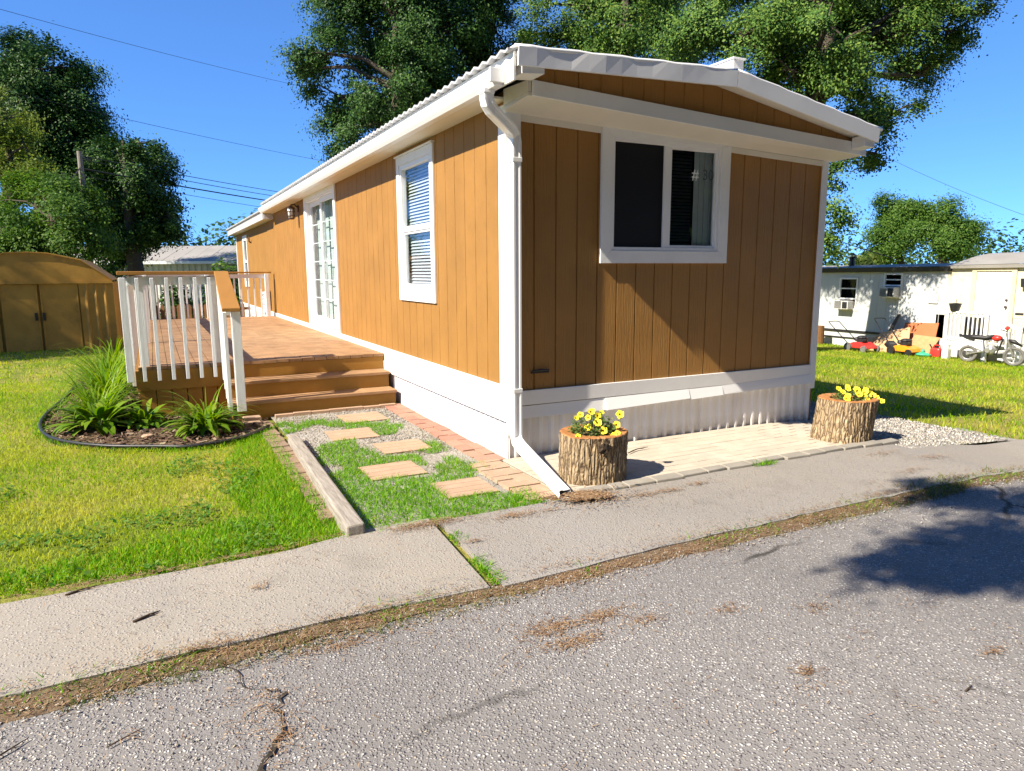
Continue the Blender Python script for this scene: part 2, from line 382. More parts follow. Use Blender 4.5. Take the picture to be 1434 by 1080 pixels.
# ------------------------------------------------------------------ house
def siding(mb, frame, u0, u1, z0, z1, holes=(), pitch=.205, first=None, gw=.014, gd=.014):
    """wall of vertical boards with V grooves; frame(u, d, z) -> point (d = outward)"""
    gs = []; g = u0 + (pitch if first is None else first)
    while g < u1 - .03: gs.append(g); g += pitch
    br = {u0, u1}
    for g in gs: br |= {g - gw / 2, g, g + gw / 2}
    for h in holes: br |= {h[0], h[1]}
    br = sorted(b for b in br if u0 <= b <= u1)
    dep = lambda u: -gd if any(abs(u - g) < 1e-6 for g in gs) else 0
    for a, b in zip(br[:-1], br[1:]):
        mid = (a + b) / 2; zs = [(z0, z1)]
        for h in holes:
            if h[0] < mid < h[1]:
                nz = []
                for p, q in zs:
                    if h[2] > p: nz.append((p, min(q, h[2])))
                    if h[3] < q: nz.append((max(p, h[3]), q))
                zs = [x for x in nz if x[1] - x[0] > 1e-4]
        for p, q in zs:
            mb.quad(frame(a, dep(a), p), frame(b, dep(b), p), frame(b, dep(b), q), frame(a, dep(a), q))

def corrugated(mb, frame, u0, u1, z0f, z1f, pitch=.1, d=.012, duty=.5):
    prof = [(0, 0), (duty * pitch * .7, 0), (duty * pitch, d), (pitch * .85, d)]
    pts = []; u = u0
    while u < u1:
        for du, dd in prof:
            if u + du < u1: pts.append((u + du, dd))
        u += pitch
    pts.append((u1, 0))
    for (a, da), (b, db) in zip(pts[:-1], pts[1:]):
        mb.quad(frame(a, da, z0f(a)), frame(b, db, z0f(b)), frame(b, db, z1f(b)), frame(a, da, z1f(a)))

FX = lambda u, d, z: (u, -d, z)       # front face, outward -y
SX = lambda u, d, z: (-d, u, z)       # long side, outward -x
W, L = 3.6, 19.6
home = thing('mobile_home', 'long orange mobile home with white trim, grey metal roof and white skirting', 'mobile home', (1.8, 9.8, 0))

FW = (.98, 2.20, 1.73, 2.72)          # front opening
SW = (1.66, 2.63, 1.36, 2.71)         # side window opening
DR = (5.80, 7.94, .70, 2.80)          # sliding door opening
FARW = (16.95, 17.75, 1.25, 2.55)
b = MB(); siding(b, FX, 0.0, W, .55, 2.84, [FW], first=.245)
b.build('front_wall', M['siding'], home)
b = MB(); siding(b, SX, 0.0, 12.75, .60, 2.95, [SW, DR], pitch=.228, first=.16)
siding(b, lambda u, d, z: (-d + .012, u, z), 12.75, L, .60, 2.86, [FARW], pitch=.228)
b.build('side_wall', M['siding'], home)
b = MB(); b.quad((W, 0, -.25), (W, L, -.4), (W, L, 2.84), (W, 0, 2.84)); b.quad((0, L, -.4), (W, L, -.4), (W, L, 2.86), (0.012, L, 2.86))
b.build('rear_wall', M['siding'], home, fix=False)
# corner boards
b = MB(); b.box(-.02, .0, .0, .115, .47, 2.84); b.box(-.02, .115, -.022, 0, .20, 2.79); b.build('corner_board', M['white'], home, bevel=.003)
b = MB(); b.box(W - .055, W + .02, -.022, 0.0, .33, 2.66); b.box(W, W + .02, 0.0, .1, .33, 2.66); b.build('corner_board', M['white'], home, bevel=.003)
b = MB(); b.box(-.016, .012, L - .1, L, .5, 2.7); b.build('corner_board', M['white'], home)
# belt boards
b = MB(); b.box(.118, W - .058, -.020, -.001, .462, .585); b.build('belt_board', M['white'], home, bevel=.003)
b = MB(); b.box(-.019, -.001, .118, 5.69, .475, .632); b.box(-.019, -.001, 8.05, L - .1, .475, .632); b.box(-.021, -.001, 5.69, 8.05, .475, .630); b.build('belt_board', M['white'], home, bevel=.003)
b = MB(); b.add([(.118, -.024, .352), (.118, -.014, .455), (.95, -.03, .350), (.95, -.014, .457)], [(0, 2, 3, 1)])
b.hexa([(.95, -.060, .352), (1.9, -.052, .375), (1.9, -.002, .375), (.95, -.002, .352), (.95, -.024, .455), (1.9, -.024, .458), (1.9, -.002, .458), (.95, -.002, .455)])
b.hexa([(1.906, -.050, .362), (2.32, -.048, .372), (2.32, -.002, .372), (1.906, -.002, .362), (1.906, -.022, .457), (2.32, -.022, .458), (2.32, -.002, .458), (1.906, -.002, .457)])
b.hexa([(2.326, -.04, .374), (W - .002, -.034, .388), (W - .002, -.002, .388), (2.326, -.002, .374), (2.326, -.022, .458), (W - .002, -.022, .486), (W - .002, -.002, .486), (2.326, -.002, .458)])
b.build('skirt_flashing', M['white_metal'], home)
b = MB(); b.box(-.030, -.002, -.004, L, .335, .47); b.build('skirt_flashing', M['white_metal'], home, bevel=.004)
b = MB(); gz = lambda u: -.03 - .084 * u / W
corrugated(b, lambda u, d, z: (u, .012 - d, z), 0, W, gz, lambda u: .40, .112, .018, .62)
b.build('front_skirting', M['skirt'], home)
b = MB(); corrugated(b, lambda u, d, z: (.012 - d, u, z), 0, L, lambda u: -.05 - .02 * max(0, u - 5), lambda u: .40, .10, .012)
b.build('side_skirting', M['skirt_side'], home)

# front eave box with soffit
def xz(x): return (2.83 - (2.83 - 2.65) * (x - .03) / 3.65, 2.94 - (2.94 - 2.76) * (x - .03) / 3.65)
b = MB(); (zl, tl), (zr, tr) = xz(.03), xz(3.70)
b.hexa([(.03, -.372, zl), (3.70, -.372, zr), (3.70, -.350, zr), (.03, -.350, zl), (.03, -.372, tl), (3.70, -.372, tr), (3.70, -.350, tr), (.03, -.350, tl)])
b.build('eave_fascia', M['white'], home, bevel=.003)
b = MB()
bl, br_ = 2.78, 2.64
b.hexa([(.0, -.348, zl + .004), (3.68, -.348, zr + .004), (3.68, -.0015, br_), (-.04, -.0015, bl), (.0, -.348, zl + .03), (3.68, -.348, zr + .03), (3.68, -.0015, br_ + .03), (-.04, -.0015, bl + .03)])
b.hexa([(.0, -.348, zl + .032), (.028, -.348, zl + .032), (-.012, -.03, bl + .036), (-.04, -.03, bl + .036), (.0, -.348, tl), (.028, -.348, tl), (-.012, -.03, tl), (-.04, -.03, tl)])
b.build('soffit', M['soffit'], home)
bk = lambda x: bl + (br_ - bl) * x / 3.6
for x0, x1 in ((.116, .876), (2.304, W - .058)):
    b = MB(); b.hexa([(x0, -.016, bk(x0) - .05), (x1, -.016, bk(x1) - .05), (x1, -.001, bk(x1) - .05), (x0, -.001, bk(x0) - .05), (x0, -.016, bk(x0) - .001), (x1, -.016, bk(x1) - .001), (x1, -.001, bk(x1) - .001), (x0, -.001, bk(x0) - .001)])
    b.build('frieze_board', M['soffit'], home)
def rz(x):
    return 3.072 + (x + .25) / 2.05 * .075 if x < 1.8 else 3.147 - (x - 1.8) * .168
# gable panel (grooved)
b = MB(); rk = lambda x: rz(x) - .06
xs = [.04 + .205 * i for i in range(18)] + [3.68]
br = []
for x in xs[:-1]: br += [(x, 0.0), (x + .190, 0.0), (x + .1965, .009)]
br = [q for q in br if q[0] < 3.68] + [(3.68, 0.0)]
for (a, da), (c, dc) in zip(br[:-1], br[1:]):
    b.quad((a, -.335 + da, xz(a)[1] - .02), (c, -.335 + dc, xz(c)[1] - .02), (c, -.335 + dc, rk(c) + .03), (a, -.335 + da, rk(a) + .03))
b.build('gable_panel', M['siding'], home)

# roof
def roof_sheet(name, y0, y1, dz, x1=3.64):
    ys = np.arange(y0, y1 + .001, .0375); X = np.array([-.27, 0.5, 1.2, 1.8, 2.5, 3.1, x1]); nx = len(X)
    V = []
    for y in ys:
        h = .012 * math.cos(2 * PI * y / .15)
        for x in X: V.append((x, y, rz(x) + dz + h))
    n = len(V)
    V += [(x, y, z - .016) for x, y, z in V]
    F = []
    for i in range(len(ys) - 1):
        for k in range(nx - 1):
            a = i * nx + k; F.append((a, a + 1, a + 1 + nx, a + nx)); a += n; F.append((a, a + nx, a + 1 + nx, a + 1))
        a = i * nx; F.append((a, a + nx, a + nx + n, a + n)); a = i * nx + nx - 1; F.append((a, a + n, a + nx + n, a + nx))
    for k in range(nx - 1):
        F.append((k, k + n, k + 1 + n, k + 1)); a = (len(ys) - 1) * nx + k; F.append((a, a + 1, a + 1 + n, a + n))
    m = MB(); m.add(V, F); return m.build(name, M['roof'], home, smooth=False, fix=False)
roof_sheet('roof_sheet', -.56, 11.7, .0)
roof_sheet('roof_sheet', 11.7, 19.95, -.13)
# rake trim on the front edge, with an irregular rolled top
b = MB()
for side in (0, 1):
    x0, x1 = ((-.20, 1.797), (1.803, 3.58))[side]; k = 14
    for i in range(k):
        a, c = x0 + (x1 - x0) * i / k, x0 + (x1 - x0) * (i + 1) / k
        w = lambda x: .005 * math.sin(x * 9) * math.exp(-abs(x - .35) * 1.3)
        b.hexa([(a, -.585 + w(a), rz(a) - .115), (c, -.585 + w(c), rz(c) - .115), (c, -.566, rz(c) - .115), (a, -.566, rz(a) - .115),
                (a, -.592 + w(a) * 2, rz(a) + .006), (c, -.592 + w(c) * 2, rz(c) + .006), (c, -.566, rz(c) + .010), (a, -.566, rz(a) + .010)])
b.build('rake_trim', M['white_metal'], home)
b = MB()  # rolled ridge flashing lapping over the sheets
for side in (0, 1):
    x0, x1 = ((-.22, 1.797), (1.803, 3.62))[side]
    b.tube([(x0 + (x1 - x0) * i / 16, -.575, rz(x0 + (x1 - x0) * i / 16) + .008 + .004 * math.sin(i * 2.1)) for i in range(17)], .017, 8)
    b.hexa([(x0, -.572, rz(x0) + .013), (x1, -.572, rz(x1) + .013), (x1, -.40, rz(x1) + .013), (x0, -.40, rz(x0) + .013), (x0, -.572, rz(x0) + .020), (x1, -.572, rz(x1) + .020), (x1, -.40, rz(x1) + .020), (x0, -.40, rz(x0) + .020)])
b.build('roof_edge_flashing', M['white_metal'], home, smooth=True)
b = MB()  # boxed ends of the rake and the underside of the roof overhang
pass
b.hexa([(-.16, -.562, 2.915), (.02, -.562, 2.93), (.02, -.376, 2.93), (-.16, -.376, 2.915), (-.16, -.562, 3.03), (.02, -.562, 3.03), (.02, -.376, 3.03), (-.16, -.376, 3.03)])
b.build('rake_return', M['white'], home, bevel=.004); b = MB()
b.hexa([(3.42, -.562, 2.695), (3.56, -.562, 2.69), (3.62, -.376, 2.69), (3.48, -.376, 2.695), (3.42, -.562, 2.80), (3.56, -.562, 2.80), (3.62, -.376, 2.79), (3.48, -.376, 2.80)])
b.build('rake_return', M['white'], home, bevel=.004)
b = MB()
for x0, x1 in ((-.2, 1.797), (1.803, 3.6)):
    b.hexa([(x0, -.56, rz(x0) - .05), (x1, -.56, rz(x1) - .05), (x1, -.30, rz(x1) - .05), (x0, -.30, rz(x0) - .05), (x0, -.56, rz(x0) - .03), (x1, -.56, rz(x1) - .03), (x1, -.30, rz(x1) - .03), (x0, -.30, rz(x0) - .03)])
b.build('overhang_board', M['soffit'], home)
# long side fascia and soffit
b = MB(); b.box(-.225, -.205, -.56, 11.75, 2.865, 3.052); b.build('side_fascia', M['white'], home, bevel=.003)
b = MB(); b.box(-.20, -.002, -.02, 11.75, 2.868, 2.885); b.build('side_soffit', M['soffit'], home)
b = MB(); b.box(-.225, -.205, 11.76, 19.9, 2.74, 2.925); b.box(-.202, .008, 11.76, 19.9, 2.745, 2.76); b.box(-.202, -.0, 11.705, 11.755, 2.75, 2.86); b.build('side_fascia', M['roof'], home)
# right-hand eave
b = MB(); b.box(3.622, 3.638, -.30, 19.9, 2.66, 2.80); b.build('side_fascia', M['white'], home)
# gutter: open trough
b = MB(); gx0, gx1 = -.335, -.228; y0, y1 = -.40, 11.55
prof = [(gx1, 2.955), (gx1, 2.858), (gx1 - .065, 2.855), (gx1 - .085, 2.885), (gx1 - .107, 2.930), (gx1 - .107, 2.958), (gx1 - .095, 2.958)]
for (xa, za), (xb, zb) in zip(prof[:-1], prof[1:]): b.quad((xa, y0, za), (xb, y0, zb), (xb, y1, zb), (xa, y1, za))
b.quad(*[(x, y0, z) for x, z in prof[:-1]]); b.quad(*[(x, y1, z) for x, z in prof[:-1]])
gut = b.build('gutter', M['white_metal'], home, fix=False)
b = MB(); b.box(-.338, -.23, -.425, -.403, 2.875, 2.972); b.build('gutter_end_cap', M['white_metal'], gut, bevel=.004)
# downspout: outlet, elbow, drop, extension
def rect_pipe(mb, pts, w, d, up=(0, 1, 0)):
    """rectangular pipe with rounded, fluted sides swept along points"""
    prof = []
    for sx, sy in ((-1, -1), (1, -1), (1, 1), (-1, 1)):
        prof.append((sx, sy))
    ring = []
    for (ax, ay), (bx, by) in zip(prof, prof[1:] + prof[:1]):
        for t, ins in ((.06, 0), (.25, 0), (.34, .10), (.66, .10), (.75, 0), (.94, 0)):
            x, y = ax + (bx - ax) * t, ay + (by - ay) * t
            nx, ny = (ay + by) / 2 * 0 + (ax + bx) / 2, (ay + by) / 2
            ring.append((x - nx * ins, y - ny * ins))
    P = [Vector(p) for p in pts]; base = len(mb.v); n = len(ring)
    for i, p in enumerate(P):
        d_ = (P[min(i + 1, len(P) - 1)] - P[max(i - 1, 0)]).normalized(); u = Vector(up)
        u = (u - d_ * u.dot(d_)).normalized(); r = d_.cross(u)
        for x, y in ring: mb.v.append(tuple(p + r * x * w / 2 + u * y * d / 2))
    for i in range(len(P) - 1):
        for k in range(n):
            mb.f.append((base + i * n + k, base + i * n + (k + 1) % n, base + (i + 1) * n + (k + 1) % n, base + (i + 1) * n + k))
b = MB(); rect_pipe(b, [(-.285, -.25, 2.86), (-.285, -.25, 2.80), (-.275, -.247, 2.765), (-.24, -.235, 2.73), (-.02, -.105, 2.635), (.025, -.072, 2.60), (.036, -.068, 2.55), (.036, -.068, 2.42)], .080, .088)
rect_pipe(b, [(.036, -.067, 2.42), (.036, -.067, .58)], .074, .086)
rect_pipe(b, [(.036, -.068, .60), (.036, -.068, .23)], .080, .090)
spout = b.build('downspout', M['white_metal'], home)
b = MB(); b.box(-.33, -.24, -.30, -.2, 2.83, 2.868); b.build('outlet', M['white_metal'], spout, bevel=.006)
b = MB(); rect_pipe(b, [(.036, -.06, .25), (.030, -.105, .185), (.018, -.20, .160), (-.118, -1.10, .045)], .085, .066, (0, .2, 1)); b.build('spout_extension', M['white_metal'], spout)
for z in (2.40, .59): b = MB(); b.box(-.006, .078, -.115, -.024, z, z + .035); b.build('strap', M['white'], spout, bevel=.004)
b = MB(); b.box(1.99, 2.11, -.33, 19.5, 3.08, 3.335); b.box(1.975, 2.125, -.345, 19.5, 3.335, 3.35); b.build('ridge_cap', M['white_metal'], home, bevel=.008)

# ---- windows
def frame_boards(mb, F, u0, u1, z0, z1, w, d0, d1, wb=None, wt=None):
    wb = wb or w; wt = wt or w
    def bx(a, b_, c, d_):
        p = [F(a, d0, c), F(b_, d0, c), F(b_, d1, c), F(a, d1, c), F(a, d0, d_), F(b_, d0, d_), F(b_, d1, d_), F(a, d1, d_)]; mb.hexa(p)
    bx(u0, u0 + w, z0, z1); bx(u1 - w, u1, z0, z1); bx(u0 + w, u1 - w, z0, z0 + wb); bx(u0 + w, u1 - w, z1 - wt, z1)
def pane(mb, F, u0, u1, z0, z1, d): mb.quad(F(u0, d, z0), F(u1, d, z0), F(u1, d, z1), F(u0, d, z1))
def hbox(mb, F, u0, u1, z0, z1, d0, d1):
    mb.hexa([F(u0, d0, z0), F(u1, d0, z0), F(u1, d1, z0), F(u0, d1, z0), F(u0, d0, z1), F(u1, d0, z1), F(u1, d1, z1), F(u0, d1, z1)])
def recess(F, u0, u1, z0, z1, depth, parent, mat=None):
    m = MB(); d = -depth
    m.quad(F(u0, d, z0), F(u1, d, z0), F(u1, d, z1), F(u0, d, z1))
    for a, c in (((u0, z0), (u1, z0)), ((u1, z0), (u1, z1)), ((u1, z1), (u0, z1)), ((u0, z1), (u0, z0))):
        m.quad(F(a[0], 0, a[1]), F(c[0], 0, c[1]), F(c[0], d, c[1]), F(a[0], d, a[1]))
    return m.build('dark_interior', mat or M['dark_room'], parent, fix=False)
def slats(mb, F, u0, u1, z0, z1, d, pitch=.026, w=.022, tilt=.6):
    z = z0
    while z < z1:
        mb.quad(F(u0, d - w / 2 * math.cos(tilt), z + w / 2 * math.sin(tilt)), F(u1, d - w / 2 * math.cos(tilt), z + w / 2 * math.sin(tilt)), F(u1, d + w / 2 * math.cos(tilt), z - w / 2 * math.sin(tilt)), F(u0, d + w / 2 * math.cos(tilt), z - w / 2 * math.sin(tilt)))
        z += pitch

# front window
b = MB(); F = FX
def trim_board(*p):  # quad board in front plane, mitred
    vs = [F(u, .026, z) for u, z in p] + [F(u, .001, z) for u, z in p]
    b.add(vs, [(0, 1, 2, 3), (7, 6, 5, 4)] + [(i, i + 4, (i + 1) % 4 + 4, (i + 1) % 4) for i in range(4)])
o, i_ = (.878, 2.302, 1.632, 2.748), (.985, 2.196, 1.738, 2.678)
g = .0015
trim_board((o[0], o[2]), (o[1], o[2]), (i_[1] - g, i_[2]), (i_[0] + g, i_[2]))
trim_board((o[0], o[2] + g), (i_[0], i_[2] + g), (i_[0], i_[3] - g), (o[0], o[3] - g))
trim_board((o[1], o[2] + g), (i_[1], i_[2] + g), (i_[1], i_[3] - g), (o[1], o[3] - .055))
trim_board((o[0], o[3]), (i_[0] + g, i_[3]), (i_[1] - g, i_[3]), (o[1], o[3] - .052))
win = b.build('front_window', M['white'], home)
b = MB(); frame_boards(b, F, .985, 2.196, 1.738, 2.678, .032, .016, -.05)
hbox(b, F, 1.548, 1.612, 1.77, 2.646, .010, -.03); frame_boards(b, F, 1.612, 2.164, 1.77, 2.646, .022, .004, -.03)
b.build('sash_frame', M['white_metal'], win, bevel=.003)
b = MB(); pane(b, F, 1.634, 2.142, 1.792, 2.624, -.015); b.build('pane', M['glass'], win, fix=False)
b = MB(); pane(b, F, 1.017, 1.548, 1.77, 2.646, -.008); b.build('insect_screen', M['screen'], win, fix=False)
b = MB(); slats(b, F, 1.03, 1.945, 1.78, 2.66, -.09, .03, .026, 1.1); b.build('blind', M['blind_dark'], win, fix=False)
b = MB()
for k in range(8):
    u = 1.955 + k * .032; hbox(b, F, u, u + .031, 1.75, 2.69, -.075 - .006 * (k % 2), -.07 - .006 * (k % 2))
b.build('curtain', M['curtain'], win)
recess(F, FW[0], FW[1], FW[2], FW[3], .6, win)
def text(body, loc, size, mat, parent, name, rot=(PI / 2, 0, 0), ext=.0008):
    c = bpy.data.curves.new(name, 'FONT'); c.body = body; c.size = size; c.extrude = ext; c.align_x = 'CENTER'; c.align_y = 'CENTER'
    o_ = bpy.data.objects.new(name + '_tmp', c); COL.objects.link(o_); dg = bpy.context.evaluated_depsgraph_get()
    me = bpy.data.meshes.new_from_object(o_.evaluated_get(dg)); bpy.data.objects.remove(o_)
    me.transform(Matrix.Translation(loc) @ (Matrix.Rotation(rot[2], 4, 'Z') @ Matrix.Rotation(rot[0], 4, 'X')))
    return link(name, me, mat, parent)
text('#', (1.905, -.003, 2.42), .14, M['grey_light'], win, 'house_number')
text('30', (2.055, -.003, 2.42), .135, M['grey_text'], win, 'house_number')

# side window (double hung)
F = SX
b = MB(); frame_boards(b, F, 1.575, 2.715, 1.25, 2.805, .085, .024, .001, .115, .09); win = b.build('side_window', M['white'], home, bevel=.003)
b = MB(); hbox(b, F, 1.56, 2.73, 2.806, 2.822, .04, .001); b.build('drip_cap', M['white_metal'], win)
b = MB(); frame_boards(b, F, 1.66, 2.63, 1.365, 2.715, .045, .012, -.045); hbox(b, F, 1.705, 2.585, 2.0, 2.06, .006, -.045); frame_boards(b, F, 1.705, 2.585, 1.41, 2.0, .025, -.006, -.04)
b.build('sash_frame', M['white_metal'], win, bevel=.003)
b = MB(); pane(b, F, 1.705, 2.585, 2.06, 2.67, -.02); b.build('pane', M['glass_sky'], win, fix=False)
b = MB(); pane(b, F, 1.73, 2.56, 1.435, 1.975, -.024); b.build('pane', M['glass_sky'], win, fix=False)
b = MB(); slats(b, F, 1.67, 2.62, 1.42, 2.68, -.085, .034, .034, .95); b.build('blind', M['blind'], win, fix=False)
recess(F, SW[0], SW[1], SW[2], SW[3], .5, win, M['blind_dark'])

# far window
F2 = lambda u, d, z: (.012 - d, u, z)
b = MB(); frame_boards(b, F2, 16.85, 17.85, 1.15, 2.65, .1, .024, .001); win = b.build('side_window', M['white'], home)
b = MB(); frame_boards(b, F2, 16.95, 17.75, 1.25, 2.55, .05, .012, -.04); hbox(b, F2, 17.0, 17.7, 1.86, 1.93, .01, -.04); b.build('sash_frame', M['white_metal'], win)
b = MB(); pane(b, F2, 17.0, 17.7, 1.30, 2.5, -.02); b.build('pane', M['glass_sky'], win, fix=False)
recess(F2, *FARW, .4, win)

# sliding patio door
b = MB(); frame_boards(b, F, 5.69, 8.05, .632, 2.90, .11, .03, .001, .07, .10); door = b.build('patio_door', M['white'], home, bevel=.003)
b = MB(); frame_boards(b, F, 5.80, 7.94, .702, 2.80, .03, .015, -.10)
b.build('door_frame', M['white_metal'], door, bevel=.003)
b = MB(); frame_boards(b, F, 5.83, 6.92, .732, 2.77, .075, -.012, -.045); p1 = b.build('sliding_panel', M['white_metal'], door, bevel=.004)
b = MB(); frame_boards(b, F, 6.83, 7.91, .732, 2.77, .075, -.052, -.085); p2 = b.build('fixed_panel', M['white_metal'], door, bevel=.004)
for pn, u0, u1, d in ((p1, 5.905, 6.845, -.028), (p2, 6.905, 7.835, -.068)):
    b = MB(); pane(b, F, u0, u1, .807, 2.695, d); b.build('pane', M['glass_sky'], door, fix=False)
    b = MB()
    for k in range(1, 6): z = .807 + (2.695 - .807) * k / 6; hbox(b, F, u0, u1, z - .008, z + .008, d - .003, d - .010)
    b.build('muntin', M['white_metal'], door)
b = MB(); hbox(b, F, 6.74, 6.775, 1.55, 1.80, .012, -.012); b.build('handle', M['white'], door, bevel=.006)
b = MB(); u = 5.85
while u < 7.9:
    a = .12 + .08 * math.sin(u * 13); w_ = .085
    b.quad(F(u, -.16 - w_ / 2 * math.sin(a), .72), F(u + w_ * math.cos(a), -.16 + w_ / 2 * math.sin(a), .72), F(u + w_ * math.cos(a), -.16 + w_ / 2 * math.sin(a), 2.77), F(u, -.16 - w_ / 2 * math.sin(a), 2.77)); u += .082
b.build('vertical_blind', M['teal_blind'], door, fix=False)
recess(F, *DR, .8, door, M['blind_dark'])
# wall lantern
b = MB(); b.cyl((-.001, 8.68, 2.74), .06, .02, 16, (-1, 0, 0)); b.tube([(-.02, 8.68, 2.76), (-.08, 8.68, 2.82), (-.14, 8.68, 2.80), (-.14, 8.68, 2.77)], .012, 8)
b.cyl((-.14, 8.68, 2.745), .085, .03, 12, 'z', .03); b.cyl((-.14, 8.68, 2.54), .05, .02, 12)
for k in range(6):
    t = PI / 3 * k; b.tube([(-.14 + .075 * math.cos(t), 8.68 + .075 * math.sin(t), 2.745), (-.14 + .06 * math.cos(t), 8.68 + .06 * math.sin(t), 2.55)], .006, 5)
for z in (2.60, 2.68): b.torus((-.14, 8.68, z), .069, .006, (0, 0, 1), 12, 5)
lan = b.build('wall_lantern', M['bronze'], home, smooth=False)
b = MB(); b.cyl((-.14, 8.68, 2.56), .052, .18, 12, 'z', .065); b.build('lamp_shade', M['frost'], lan, smooth=True)
b = MB(); b.tube([(.22, -.002, .73), (.225, -.02, .745), (.30, -.024, .752), (.375, -.02, .745), (.38, -.002, .73)], .009, 6); b.box(.215, .385, -.006, -.001, .722, .735); b.build('pull_handle', M['black'], home)
b = MB(); b.tube([(-.0, 15.9, 2.38), (-.05, 15.9, 2.42), (-.06, 15.82, 2.52)], .02, 6); b.tube([(-.05, 15.9, 2.42), (-.04, 15.98, 2.5)], .02, 6); b.build('wall_hook', M['brown_wood'], home)
b = MB(); b.box(-.006, -.001, 13.3, 13.9, .75, 1.0); 
# items on the wall behind the deck's far rail
b = MB(); b.prism([(-.10, 12.75, .78), (-.10, 12.98, .74), (-.10, 12.98, 1.12), (-.10, 12.75, 1.16)], (.085, 0, 0)); b.box(-.085, -.03, 12.84, 12.9, .66, .74)
tag(b.build('utility_box', M['brown_wood'], None, bevel=.01), 'small brown box fixed to the orange wall beyond the deck rail', 'utility box')
b = MB()
for k in range(26):
    y, z = 13.3 + random.uniform(-.25, .25), .82 + random.uniform(-.28, .28); b.blob((-.07, y, z), (.05, .06, .06), 6, 4, .3)
tag(b.build('hanging_ornament', M['blind'], None), 'pale lumpy ornament hanging on the wall beside the brown box', 'ornament')

# ------------------------------------------------------------------ deck
deck = thing('deck', 'raised orange wooden deck with steps, white balusters and orange cap rails', 'deck', (-1.4, 7.7, 0))
DX0, DY0, DY1, DZ = -2.75, 3.43, 12.1, .56
b = MB(); x = DX0
while x < -.06:
    w_ = min(.138, -.025 - x); y = DY0 - .02; dz = random.uniform(-.002, .002)
    for y1 in sorted([DY0 + 2.4 + (1.2 if int(x * 9) % 2 else 0), DY0 + 4.9, DY0 + 7.2 + (.7 if int(x * 9) % 2 else 0), DY1]):
        b.box(x, x + w_, y, y1 - .004, DZ - .035 + dz, DZ + dz); y = y1
    x += .144
b.build('deck_boards', M['deck'], deck)
b = MB(); b.box(DX0 - .03, -1.885, DY0 - .03, DY0 + .005, .30, DZ - .037); b.box(-1.885, -.03, DY0 - .012, DY0 + .016, .37, DZ - .037); b.box(DX0 - .03, DX0 + .005, DY0 + .006, DY1, .30, DZ - .037); b.build('fascia_board', M['deck_side'], deck, bevel=.004)
b = MB(); x = DX0 + .005
while x < -1.95: b.box(x, x + .145, DY0 - .006, DY0 + .014, -.06, .298); x += .155
y = DY0 + .03
while y < DY1: b.box(DX0 - .006, DX0 + .014, y, y + .145, -.25, .298); y += .155
b.build('deck_skirt', M['deck_side'], deck)
b = MB(); b.box(DX0 + .05, -.1, DY0 + .06, DY1 - .05, -.2, .02); b.build('deck_shadow_base', M['black'], deck) if False else None
for k, (zt_, ya, yb) in enumerate(((.187, 2.84, 3.15), (.373, 3.10, 3.41))):
    b = MB(); b.box(-1.90, -.05, ya, yb, zt_ - .036, zt_); st = b.build('step', M['deck'], deck, bevel=.006)
    b = MB(); b.box(-1.88, -.06, ya + .03, ya + .055, (-.05, .152)[k], zt_ - .037); b.build('riser', M['deck_side'], st)
b = MB(); b.prism([(-1.87, 2.87, -.05), (-1.87, 3.41, -.05), (-1.87, 3.41, .335), (-1.87, 3.14, .335), (-1.87, 3.14, .15), (-1.87, 2.87, .15)], (.035, 0, 0)); b.build('stringer', M['deck_side'], deck)
# railings
def post(x, y, z0, z1, w_=.09):
    b = MB(); b.box(x - w_ / 2, x + w_ / 2, y - w_ / 2, y + w_ / 2, z0, z1); return b.build('post', M['rail'], deck, bevel=.004)
post(-2.68, 3.50, .56, 1.535); post(-1.95, 3.48, .56, 1.535); post(-2.68, 6.4, .56, 1.535); post(-2.68, 9.2, .56, 1.535); post(-2.68, 12.03, .50, 1.535); post(-.18, 12.03, .50, 1.535); post(-1.45, 12.03, .50, 1.535)
post(-1.79, 2.82, .10, 1.165)
def baluster(p, z0, z1, w_=.037):
    x, y = p; b = MB()
    b.hexa([(x - w_ / 2, y - w_ / 2, z0), (x + w_ / 2, y - w_ / 2, z0), (x + w_ / 2, y + w_ / 2, z0 + .0), (x - w_ / 2, y + w_ / 2, z0), (x - w_ / 2, y - w_ / 2, z1), (x + w_ / 2, y - w_ / 2, z1), (x + w_ / 2, y + w_ / 2, z1 + .012), (x - w_ / 2, y + w_ / 2, z1 + .012)])
    return b.build('baluster', M['rail'], deck, bevel=.003)
for k in range(6): baluster((-2.69 + .1405 * k, 3.378), .41, 1.515)
b = MB(); b.box(-2.86, -2.795, 3.36, 3.40, .41, 1.52); b.build('baluster', M['rail'], deck, bevel=.004)
b = MB(); b.box(-2.74, -1.905, 3.405, 3.443, 1.44, 1.53); b.build('rail', M['rail'], deck, bevel=.003)
b = MB(); b.box(-2.87, -1.80, 3.36, 3.50, 1.548, 1.586); b.build('cap_rail', M['cap'], deck, bevel=.005)
y = 3.56
while y < DY1: baluster((-2.80, y), .34, 1.515); y += .1435
b = MB(); b.box(-2.778, -2.74, 3.445, DY1, 1.44, 1.53); b.build('rail', M['rail'], deck)
b = MB(); b.box(-2.87, -2.73, 3.502, DY1 + .08, 1.548, 1.586); b.build('cap_rail', M['cap'], deck, bevel=.005)
x = -2.6
while x < -.25: baluster((x, DY1 + .02), .40, 1.515, .034); x += .1435
b = MB(); b.box(-2.62, -.12, DY1 - .02, DY1 + .0, 1.44, 1.53); b.build('rail', M['rail'], deck)
b = MB(); b.box(-2.728, -.07, DY1 - .05, DY1 + .09, 1.548, 1.586); b.build('cap_rail', M['cap'], deck, bevel=.005)
